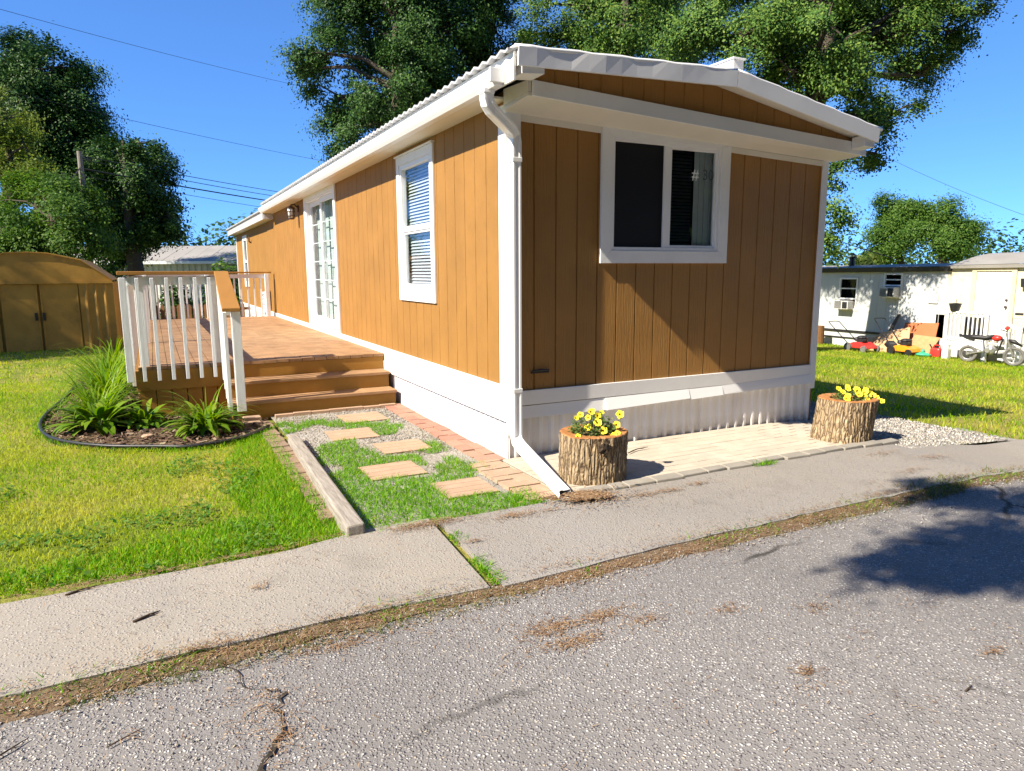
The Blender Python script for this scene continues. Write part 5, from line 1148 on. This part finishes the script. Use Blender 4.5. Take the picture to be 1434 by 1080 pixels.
c = (16.4, 6.33, zt(16.4, 6.33)); b = MB(); b.box(c[0] - .08, c[0] + .08, c[1] - .10, c[1] + .06, c[2] - .02, c[2] + .36); b.box(c[0] - .09, c[0] + .09, c[1] - .11, c[1] + .07, c[2] + .36, c[2] + .39); tag(b.build('white_box', M['white'], bevel=.006), 'narrow white box standing between the gas can and the dirt bike', 'box')
c = (16.05, 6.72, zt(16.05, 6.72)); b = MB(); b.blob((c[0], c[1], c[2] + .05), (.15, .2, .07), 12, 6, .1); b.cyl((c[0], c[1] + .02, c[2] + .08), .05, .12, 10); b.torus((c[0], c[1], c[2] + .06), .17, .02, (0, 0, 1), 18, 6); tag(b.build('garden_hose', M['green'], smooth=True), 'small green coiled hose on the grass below the orange board', 'hose')
c = (16.75, 10.72, zt(16.75, 10.72)); b = MB(); b.cyl((c[0], c[1], c[2] - .03), .19, .62, 16, 'z', .17); tag(b.build('wooden_post', M['brown_wood']), 'short brown wooden post at the left end of the neighbour wall', 'post')
TREES = {
 'right': ((12.15, 8.44, -0.56), [(13.23, 9.03, 7.59, 1.51, 1.04), (12.83, 7.23, 6.55, 0.76, 0.69), (11.77, 6.97, 7.13, 0.66, 0.76), (11.99, 8.09, 6.42, 0.71, 0.53), (11.45, 8.8, 7.53, 0.72, 0.61), (16.27, 10.18, 8.61, 1.48, 1.06), (15.64, 8.39, 7.65, 1.4, 0.97), (17.54, 7.85, 8.12, 0.79, 0.51), (11.47, 9.94, 7.6, 1.25, 0.79), (13.53, 8.17, 6.18, 1.22, 0.78), (15.27, 7.64, 5.62, 0.64, 0.45), (14.03, 7.82, 5.01, 0.74, 0.48), (14.35, 9.47, 9.95, 2.13, 1.16), (17.07, 8.62, 9.77, 1.59, 1.0), (13.04, 11.32, 10.21, 1.63, 1.02), (16.32, 7.64, 6.72, 0.65, 0.46), (11.99, 8.77, 6.41, 1.02, 0.55), (13.76, 7.95, 3.15, 0.3, 0.19), (13.84, 8.21, 2.28, 0.14, 0.27), (13.67, 8.14, 3.95, 0.23, 0.3), (15.14, 7.98, 4.66, 0.39, 0.23), (18.45, 7.46, 8.55, 0.35, 0.18), (16.44, 11.13, 9.32, 1.76, 1.32), (18.01, 10.33, 9.31, 1.54, 1.21), (16.79, 8.81, 6.96, 0.82, 0.61)]),
 'mid': ((13.87, 17.21, -0.66), [(12.37, 19.65, 10.4, 1.52, 1.16), (13.35, 17.15, 9.36, 1.14, 1.04), (13.1, 16.5, 10.1, 0.9, 1.11), (14.55, 20.97, 11.2, 1.48, 1.18), (17.5, 20.0, 11.05, 1.51, 1.21), (14.15, 18.87, 11.07, 1.93, 1.38), (16.75, 18.62, 10.71, 1.72, 1.43), (11.99, 20.1, 11.77, 1.38, 1.1), (14.83, 18.97, 13.52, 3.03, 1.93), (13.56, 19.44, 9.45, 1.12, 0.84), (15.11, 18.05, 9.3, 1.24, 1.1), (18.09, 19.43, 12.64, 1.78, 1.48), (15.85, 21.89, 13.64, 2.45, 1.84)]),
 'left': ((4.95, 17.22, -0.16), [(6.41, 17.94, 9.35, 1.76, 1.29), (4.5, 16.94, 6.62, 0.93, 0.93), (5.46, 16.79, 7.84, 1.11, 0.98), (5.97, 20.36, 8.9, 1.53, 1.53), (4.55, 18.94, 9.59, 1.29, 1.06), (2.99, 18.96, 8.51, 1.03, 0.74), (3.42, 19.09, 7.28, 1.13, 0.94), (5.06, 17.72, 7.48, 1.49, 1.26), (7.24, 17.56, 7.68, 1.31, 1.19), (3.65, 18.78, 6.23, 0.75, 0.7), (3.86, 18.76, 5.45, 0.66, 0.52), (5.82, 17.91, 6.26, 1.42, 1.07), (7.35, 18.36, 9.25, 1.34, 1.34), (6.38, 18.37, 11.55, 2.23, 1.53), (4.25, 19.37, 11.1, 1.53, 1.17), (8.33, 17.59, 9.62, 1.08, 0.84), (6.28, 21.13, 10.84, 2.08, 1.82), (8.89, 18.17, 11.25, 1.23, 0.98), (2.24, 19.27, 8.07, 0.51, 0.46)]),
 'tall': ((-6.3, 29.77, -0.49), [(-6.78, 31.66, 10.29, 1.42, 1.18), (-6.33, 31.84, 8.83, 1.81, 1.51), (-5.95, 31.26, 6.74, 1.81, 1.51), (-5.44, 30.32, 9.85, 1.11, 1.05), (-6.03, 30.87, 8.09, 1.66, 1.48), (-5.09, 29.83, 6.86, 1.17, 1.35), (-4.73, 30.85, 8.5, 0.78, 0.9), (-5.77, 30.83, 5.53, 1.51, 1.39), (-4.67, 30.33, 5.82, 0.9, 1.02), (-6.7, 30.89, 6.34, 1.48, 1.48), (-4.63, 30.05, 7.5, 0.59, 0.74), (-5.19, 29.93, 5.31, 1.04, 1.18), (-7.31, 31.63, 8.69, 1.18, 1.48), (-8.66, 33.07, 9.71, 1.51, 1.81), (-8.6, 32.55, 7.03, 1.51, 1.81)]),
 'pale': ((-6.94, 24.99, -0.4), [(-6.57, 25.82, 6.96, 0.9, 0.85), (-6.08, 24.92, 5.9, 0.64, 0.84), (-6.85, 25.67, 5.36, 0.9, 0.85), (-6.46, 25.35, 4.74, 0.8, 0.65), (-7.58, 26.17, 6.1, 0.9, 1.1)]),
 'spread': ((-3.09, 25.86, -0.41), [(-3.33, 26.86, 6.13, 0.83, 0.77), (-2.99, 28.73, 4.86, 1.78, 1.78), (-2.79, 25.23, 4.91, 0.64, 1.06), (-2.56, 26.54, 6.54, 0.66, 0.5), (-2.91, 26.12, 5.14, 1.25, 1.04), (-4.2, 26.8, 2.14, 0.67, 0.67), (-4.01, 27.69, 5.67, 0.84, 0.84), (-4.37, 27.62, 4.28, 1.01, 0.96), (-3.69, 27.12, 3.44, 1.01, 0.84), (-2.58, 25.94, 3.21, 0.66, 0.33), (-4.0, 27.13, 2.61, 1.12, 0.45), (-1.97, 25.89, 4.63, 0.61, 0.72), (-3.7, 26.75, 4.5, 0.94, 0.83), (-2.66, 26.07, 3.68, 0.99, 0.77), (-1.73, 25.59, 3.67, 0.39, 0.66), (-3.34, 26.63, 3.02, 1.0, 0.67), (-2.34, 25.8, 3.13, 0.66, 0.44)]),
 'shrub': ((-5.35, 21.91, -0.34), [(-6.13, 22.64, 3.23, 1.01, 1.01), (-5.06, 21.63, 3.2, 0.95, 0.95), (-5.48, 22.68, 4.04, 0.83, 0.65), (-4.69, 22.33, 3.71, 0.7, 0.65), (-6.56, 23.44, 3.96, 0.7, 0.7), (-4.38, 21.64, 2.65, 0.69, 0.64), (-5.58, 22.21, 2.43, 0.92, 0.6), (-4.09, 21.98, 3.47, 0.51, 0.56), (-6.6, 22.75, 2.55, 0.83, 0.69), (-3.87, 21.53, 2.2, 0.42, 0.42)]),
 'ovalfar': ((41.41, 24.74, -2.31), [(41.48, 25.54, 5.52, 1.22, 0.85), (40.78, 25.74, 4.69, 0.75, 0.75), (42.25, 25.0, 4.68, 0.75, 0.75), (41.11, 25.36, 3.52, 1.22, 0.75), (40.63, 25.46, 2.74, 1.13, 0.47)]),
 'roundfar': ((41.74, 22.3, -2.33), [(42.06, 22.87, 4.98, 1.35, 0.81), (43.08, 22.21, 4.17, 1.08, 0.72), (41.27, 23.12, 4.09, 0.99, 0.81), (42.22, 22.51, 3.42, 1.17, 0.63), (43.85, 21.76, 3.86, 0.54, 0.54), (42.78, 22.14, 2.97, 0.99, 0.36)]),
 'tinyfar': ((33.86, 21.78, -1.86), [(33.95, 21.94, 2.19, 0.49, 0.41), (33.67, 22.03, 1.87, 0.41, 0.33)]),
}

# ------------------------------------------------------------------ trees
def leaves_at(P, Nn, size, rng, asp=.55):
    """quads with centres P, normals Nn"""
    n = len(P); t = rng.normal(0, 1, (n, 3)); t -= Nn * (t * Nn).sum(1, keepdims=True); t /= np.linalg.norm(t, axis=1, keepdims=True) + 1e-9; s = np.cross(Nn, t)
    L_ = (size * rng.uniform(.6, 1.3, n))[:, None]
    V = np.stack([P - t * L_ * .5, P + s * L_ * asp * .5 - t * L_ * .05, P + t * L_ * .5, P - s * L_ * asp * .5 - t * L_ * .05], 1)
    return V.reshape(-1, 3)
def tree(name, label, base, lobes, leaf, dens, size, seed, trunk_r=.3, spray=.34, group='trees around the homes', bark='trunk', LEAVES_PER=50, BOUGH=.46):
    rng = np.random.default_rng(seed); r_ = random.Random(seed)
    t = thing(name, label, 'tree', base, group); allV = []; bx = Vector(base); m = MB()
    zl = min(l[2] - l[4] for l in lobes); zmax = max(l[2] for l in lobes); cx = sum(l[0] for l in lobes) / len(lobes); cy = sum(l[1] for l in lobes) / len(lobes)
    fork = bx + Vector(((cx - bx.x) * .15, (cy - bx.y) * .15, max(1.2, (zl - bx.z) * .75 + .25 * (zmax - zl))))
    topp = Vector((cx * .7 + fork.x * .3, cy * .7 + fork.y * .3, zmax))
    trunk = [bx - Vector((0, 0, .3)), bx.lerp(fork, .5) + Vector((r_.uniform(-.15, .15), r_.uniform(-.15, .15), 0)), fork, fork.lerp(topp, .5) + Vector((r_.uniform(-.4, .4), r_.uniform(-.4, .4), 0)), topp]
    m.tube(trunk, [trunk_r * 1.35, trunk_r, trunk_r * .85, trunk_r * .45, trunk_r * .12], 10)
    for (lx, ly, lz, rx, ry) in lobes:
        c = Vector((lx, ly, lz)); rr = np.array([rx, rx, ry])
        q = fork.lerp(topp, max(0, min(.8, (lz - fork.z) / (topp.z - fork.z + .01) * .7))); k = q.lerp(c, .5) + Vector((0, 0, .12 * (c - q).length)); lr = trunk_r * min(.42, .16 + .05 * (rx + ry))
        m.tube([q, k, c, c + (c - k) * .1], [lr, lr * .7, lr * .4, lr * .1], 6, False)
        area = 4 * PI * (rx * (rx + ry) / 2); ns = max(10, int(area * dens / 62))
        d = rng.normal(0, 1, (ns, 3)); d /= np.linalg.norm(d, axis=1, keepdims=True)
        rad = rng.uniform(.10, 1.12, (ns, 1)) ** .4
        nb = max(4, ns // 13); ib = rng.integers(0, nb, ns); db = d[:nb]; d = db[ib]
        S = np.array(c) + d * rr * rad[:nb][ib] + rng.normal(0, 1, (ns, 3)) * np.array([.42, .42, .34]) * min(rx, 2.2) * BOUGH
        for s_, dd in list(zip(S, d))[:: max(1, ns // 9)]: m.tube([c, c.lerp(Vector(s_), .55) + Vector((0, 0, .08 * rx)), Vector(s_)], [lr * .35, lr * .2, lr * .06], 4, False)
        k_ = LEAVES_PER; sc_ = spray * rng.uniform(.45, 1.25, (ns, 1, 1)) * .8
        off = rng.normal(0, 1, (ns, k_, 3)) * sc_ * np.array([1, 1, .72]); off[..., 2] -= .22 * np.linalg.norm(off[..., :2], axis=-1)
        off += d[:, None, :] * .12
        P = (S[:, None, :] + off).reshape(-1, 3); Nn = np.repeat(d * .7 + rng.normal(0, .25, (ns, 3)), k_, 0) + off.reshape(-1, 3) / spray * .35 + np.array([0, 0, .5]) + rng.normal(0, .40, (ns * k_, 3)); Nn /= np.linalg.norm(Nn, axis=1, keepdims=True)
        allV.append(leaves_at(P, Nn, size, rng))
    V = np.concatenate(allV); n = len(V) // 4
    m.build('trunk', M[bark], t, smooth=True, fix=False)
    link('crown', np_mesh('crown', V, np.arange(4 * n).reshape(n, 4)), M[leaf], t)
    return n
TR = lambda k: TREES[k]
NL = 0
NL += tree('oak_tree', 'huge spreading oak whose crown hangs over the right roof end', *TR('right'), 'leaf_oak', 300, .085, 1, .48, .27, LEAVES_PER=130)
NL += tree('oak_tree', 'airy tree with sky gaps behind the middle of the roof', *TR('mid'), 'leaf_oak', 170, .11, 2, .4, .34, LEAVES_PER=110)
NL += tree('oak_tree', 'tall dense tree rising behind the left side of the roof', *TR('left'), 'leaf_dark', 280, .095, 3, .42, .29, LEAVES_PER=125)
NL += tree('maple_tree', 'tallest dark tree at the left edge behind the shed', *TR('tall'), 'leaf_dark', 290, .125, 4, .4, .36, LEAVES_PER=110)
NL += tree('maple_tree', 'yellow-green tree at the left frame edge before the dark one', *TR('pale'), 'leaf_pale', 300, .105, 5, .25, .32, LEAVES_PER=95)
NL += tree('maple_tree', 'spreading tree right of the utility pole, drooping to the far roof', *TR('spread'), 'leaf_dark', 300, .115, 6, .32, .32, LEAVES_PER=105)
NL += tree('bushy_tree', 'low bushy green tree just behind the shed roof', *TR('shrub'), 'leaf_mid', 380, .10, 7, .18, .30, LEAVES_PER=95)
NL += tree('round_tree', 'tall narrow tree far beyond the neighbour roof', *TR('ovalfar'), 'leaf_mid', 300, .15, 8, .3, .5, LEAVES_PER=110)
NL += tree('round_tree', 'round-crowned tree on a bare trunk beyond the neighbour roof', *TR('roundfar'), 'leaf_mid', 300, .15, 9, .35, .5, LEAVES_PER=110)
NL += tree('round_tree', 'small yellowish tree beside the neighbour chimney', *TR('tinyfar'), 'leaf_pale', 120, .22, 10, .15, .4)
# tree at the roadside behind the viewer's left; one limb reaches over the road and throws the shadow there
NL += tree('unseen_roadside_tree', 'tree behind the viewer whose long limb shades the asphalt', (-2.4, -9.2, 0), [(-2.4, -9.4, 8, 2.2, 1.6), (-1.2, -9.8, 7.2, 1.6, 1.2), (-3.4, -10.2, 7.2, 1.8, 1.3), (-6.11, -3.68, 6.0, .14, .10), (-5.94, -3.86, 6.0, .14, .10), (-5.77, -4.03, 6.0, .14, .10), (-5.59, -4.18, 6.0, .14, .10), (-5.29, -3.62, 6.0, .14, .10), (-5.11, -3.80, 6.0, .14, .10), (-4.91, -3.96, 6.0, .14, .10), (-5.53, -3.88, 6.0, .14, .10), (-5.34, -4.06, 6.0, .14, .10), (-5.14, -4.20, 6.0, .14, .10), (-4.53, -3.26, 6.0, .14, .10), (-4.29, -3.42, 6.0, .14, .10), (-3.99, -3.64, 6.0, .14, .10), (-4.59, -4.08, 6.0, .14, .10), (-4.69, -3.08, 6.0, .14, .10), (-3.69, -3.48, 6.0, .14, .10), (-4.19, -3.88, 6.0, .14, .10)], 'leaf_oak', 420, .11, 11, .3, .13, LEAVES_PER=34, BOUGH=.9)
NL += tree('side_tree', 'tree beside the shed on the left, shading its doors', (-17.0, 11.6, -.2), [(-16.5, 11.4, 7.5, 2.2, 1.8), (-15.6, 12.6, 8.8, 1.7, 1.3), (-17.6, 12.6, 9.6, 2.0, 1.6), (-16.6, 13.0, 8.3, 1.0, .8)], 'leaf_mid', 200, .17, 12, .3, .4)
# unseen trees added behind the viewer, across the road, to darken the front wall
for k, (x, y, h) in enumerate([(-15, -14, 14), (-7.5, -15, 17), (0, -14.5, 16), (7.5, -15, 17), (15, -14, 15), (22, -15, 15)]):
    lb = []
    for q in range(17): lb.append((x + random.uniform(-4, 4), y + random.uniform(-2.5, 2.5), h * (.12 + .88 * q / 16), random.uniform(2.2, 3.0), random.uniform(1.8, 2.6)))
    tree('unseen_roadside_tree', ['unseen broad tree added across the road, left end of the row', 'unseen tallest left tree added across the road', 'unseen tree added across the road facing the house front', 'unseen tall tree added across the road right of the middle', 'unseen tree added across the road towards the right', 'unseen last tree added at the right end of the row across the road'][k], (x, y, 0), lb, 'leaf_dark', 100, .34, 40 + k, .35, .6, LEAVES_PER=40)
# hedge of vines beyond the deck rail
def bush(name, label, c, r, n, mat, size, seed, cat='bush'):
    rng = np.random.default_rng(seed); d = rng.normal(0, 1, (n, 3)); d /= np.linalg.norm(d, axis=1, keepdims=True); d[:, 2] = np.abs(d[:, 2]); P = np.array(c) + d * np.array(r) * rng.uniform(.5, 1.1, (n, 1)); P += rng.normal(0, .06, (n, 3))
    Nn = d + rng.normal(0, .6, (n, 3)) + np.array([0, 0, .3]); Nn /= np.linalg.norm(Nn, axis=1, keepdims=True)
    V = leaves_at(P, Nn, size, rng, .7); tag(link(name, np_mesh(name, V, np.arange(4 * n).reshape(n, 4)), M[mat]), label, cat)
bush('bush', 'dark leafy bush beyond the deck railing, left of the pale post', (-1.9, 19.5, -.45), (.55, .5, 1.75), 3600, 'leaf_dark', .12, 21)
bush('bush', 'dark leafy bush beyond the deck railing, right of the pale post', (-.75, 19.4, -.45), (.5, .5, 1.6), 3200, 'leaf_dark', .12, 22)
bush('bush', 'bright green bush showing above the deck cap rail by the wall', (-.1, 22.0, -.4), (.95, .8, 2.35), 4200, 'leaf_mid', .13, 23)
# far woods
def woods(name, a, c, h, n, seed):
    rng = np.random.default_rng(seed); V = []; a, c = np.array(a, float), np.array(c, float); k = 26
    for i in range(k):
        p = a + (c - a) * (i + rng.uniform(.2, .8)) / k; hh = h * rng.uniform(.7, 1.15); m_ = n // k; d = rng.normal(0, 1, (m_, 3)); d /= np.linalg.norm(d, axis=1, keepdims=True)
        P = np.array([p[0], p[1], p[2] + hh * .45]) + d * np.array([hh * .45, hh * .45, hh * .55]) * rng.uniform(.6, 1.08, (m_, 1)); Nn = d + np.array([0, 0, .4]) + rng.normal(0, .5, (m_, 3)); Nn /= np.linalg.norm(Nn, axis=1, keepdims=True); V.append(leaves_at(P, Nn, .55, rng, .7))
    V = np.concatenate(V); m_ = len(V) // 4; return struct(link(name, np_mesh(name, V, np.arange(4 * m_).reshape(m_, 4)), M['leaf_far']), 'stuff')
woods('far_woods', (-30, 96, -1.5), (40, 70, -1.5), 9.0, 26000, 31)
woods('far_woods', (75, 62, -3.6), (130, 20, -3.6), 9.8, 20000, 32)

# ------------------------------------------------------------------ pole and wires
PX, PY = -4.33, 22.6
pl = thing('utility_pole', 'grey wooden utility pole standing in the dark trees', 'utility pole', (PX, PY, -.35)); b = MB(); b.cyl((PX, PY, -.6), .10, 6.12, 12, 'z', .08); b.build('pole', M['pole'], pl)
b = MB(); b.beam((PX, PY - .09, 5.0), (PX - .30, PY - .12, 4.6), .04, .04); b.build('brace', M['pole'], pl); b = MB(); b.tube([(PX + .08, PY - .1, 5.3), (PX + .3, PY - .1, 5.24)], .025, 6); b.build('insulator', M['dark_metal'], pl)
def wire(label, a, c, sag, r):
    a, c = Vector(a), Vector(c); b = MB(); b.tube([a.lerp(c, t) - Vector((0, 0, 4 * sag * t * (1 - t))) for t in np.linspace(0, 1, 25)], r, 5); tag(b.build('overhead_wire', M['wire'], smooth=True), label, 'wire', 'overhead wires')
wire('topmost thin wire crossing the open sky at upper left', (-6.92, 23.72, 10.04), (21.93, 53.16, 15.01), .5, .008)
wire('thin wire leaving the dark tree crown halfway up the sky', (-7.53, 25.94, 8.05), (24.71, 50.58, 8.7), .5, .009)
wire('upper wire of the close pair right of the pole', (-4.32, 22.63, 5.38), (19.1, 53.09, 6.8), .3, .014)
wire('lower wire of the close pair right of the pole', (-4.33, 22.61, 5.27), (19.11, 53.12, 6.98), .55, .014)
wire('thickest black wire right of the pole', (-4.36, 22.55, 4.97), (19.04, 52.99, 6.07), .3, .026)
wire('faint lowest wire right of the pole', (-4.37, 22.54, 4.74), (18.95, 52.82, 5.4), .3, .010)
wire('wire sloping down behind the roof corner to the neighbour home', (21.9, 16.99, 3.74), (20.17, 10.69, 1.95), .1, .016)
wire('faint wire crossing the sky right of the big oak', (34.03, 23.12, 8.8), (33.31, 11.04, 2.95), .3, .009)

# ------------------------------------------------------------------ light, sky, camera
EL, AZ = 40.4, 7.2
S = Vector((-math.cos(math.radians(AZ)) * math.cos(math.radians(EL)), -math.sin(math.radians(AZ)) * math.cos(math.radians(EL)), math.sin(math.radians(EL))))
sl = bpy.data.lights.new('sun', 'SUN'); sl.energy = 5.0; sl.angle = math.radians(.53); sl.color = (1, .90, .74)
so = bpy.data.objects.new('sun', sl); COL.objects.link(so); so.rotation_euler = S.to_track_quat('Z', 'Y').to_euler(); so.location = (-20, -3, 25)
wd = bpy.data.worlds.new('World'); sc.world = wd; wd.use_nodes = True; nt = wd.node_tree; bg = nt.nodes['Background']
sky = nt.nodes.new('ShaderNodeTexSky'); sky.sky_type = 'NISHITA'; sky.sun_disc = False; sky.sun_elevation = math.radians(EL); sky.sun_rotation = math.atan2(S.x, S.y); sky.altitude = 200; sky.air_density = .4; sky.dust_density = 0; sky.ozone_density = 3
hs = nt.nodes.new('ShaderNodeHueSaturation'); hs.inputs['Saturation'].default_value = 1.0; hs.inputs['Value'].default_value = 1.0
tn = nt.nodes.new('ShaderNodeMix'); tn.data_type = 'RGBA'; tn.blend_type = 'MULTIPLY'; tn.inputs[0].default_value = 1; tn.inputs[7].default_value = (.54, 1.06, 1.80, 1)
gm = nt.nodes.new('ShaderNodeGamma'); gm.inputs['Gamma'].default_value = .6; nt.links.new(sky.outputs[0], gm.inputs['Color']); nt.links.new(gm.outputs[0], hs.inputs['Color']); nt.links.new(hs.outputs[0], tn.inputs[6]); nt.links.new(tn.outputs[2], bg.inputs['Color']); bg.inputs['Strength'].default_value = .13
cd = bpy.data.cameras.new('camera'); cam = bpy.data.objects.new('camera', cd); COL.objects.link(cam); sc.camera = cam
cd.sensor_width = 36; cd.lens = 978.663 / 1434 * 36; cd.clip_end = 1500; cd.clip_start = .05
yw, pt_, rl = math.radians(26.976), math.radians(9.293), math.radians(-.29)
fw = Vector((math.sin(yw) * math.cos(pt_), math.cos(yw) * math.cos(pt_), -math.sin(pt_))); rt = Vector((math.cos(yw), -math.sin(yw), 0)); up = rt.cross(fw)
r2 = rt * math.cos(rl) + up * math.sin(rl); u2 = up * math.cos(rl) - rt * math.sin(rl)
cam.matrix_world = Matrix(((r2.x, u2.x, -fw.x, -2.547), (r2.y, u2.y, -fw.y, -5.075), (r2.z, u2.z, -fw.z, 1.568), (0, 0, 0, 1)))
sc.view_settings.view_transform = 'Standard'; sc.view_settings.look = 'None'; sc.view_settings.exposure = 1.18; sc.view_settings.gamma = 1
sc.cycles.max_bounces = 6; sc.cycles.transparent_max_bounces = 12; sc.cycles.use_denoising = True
print('leaf quads', NL)
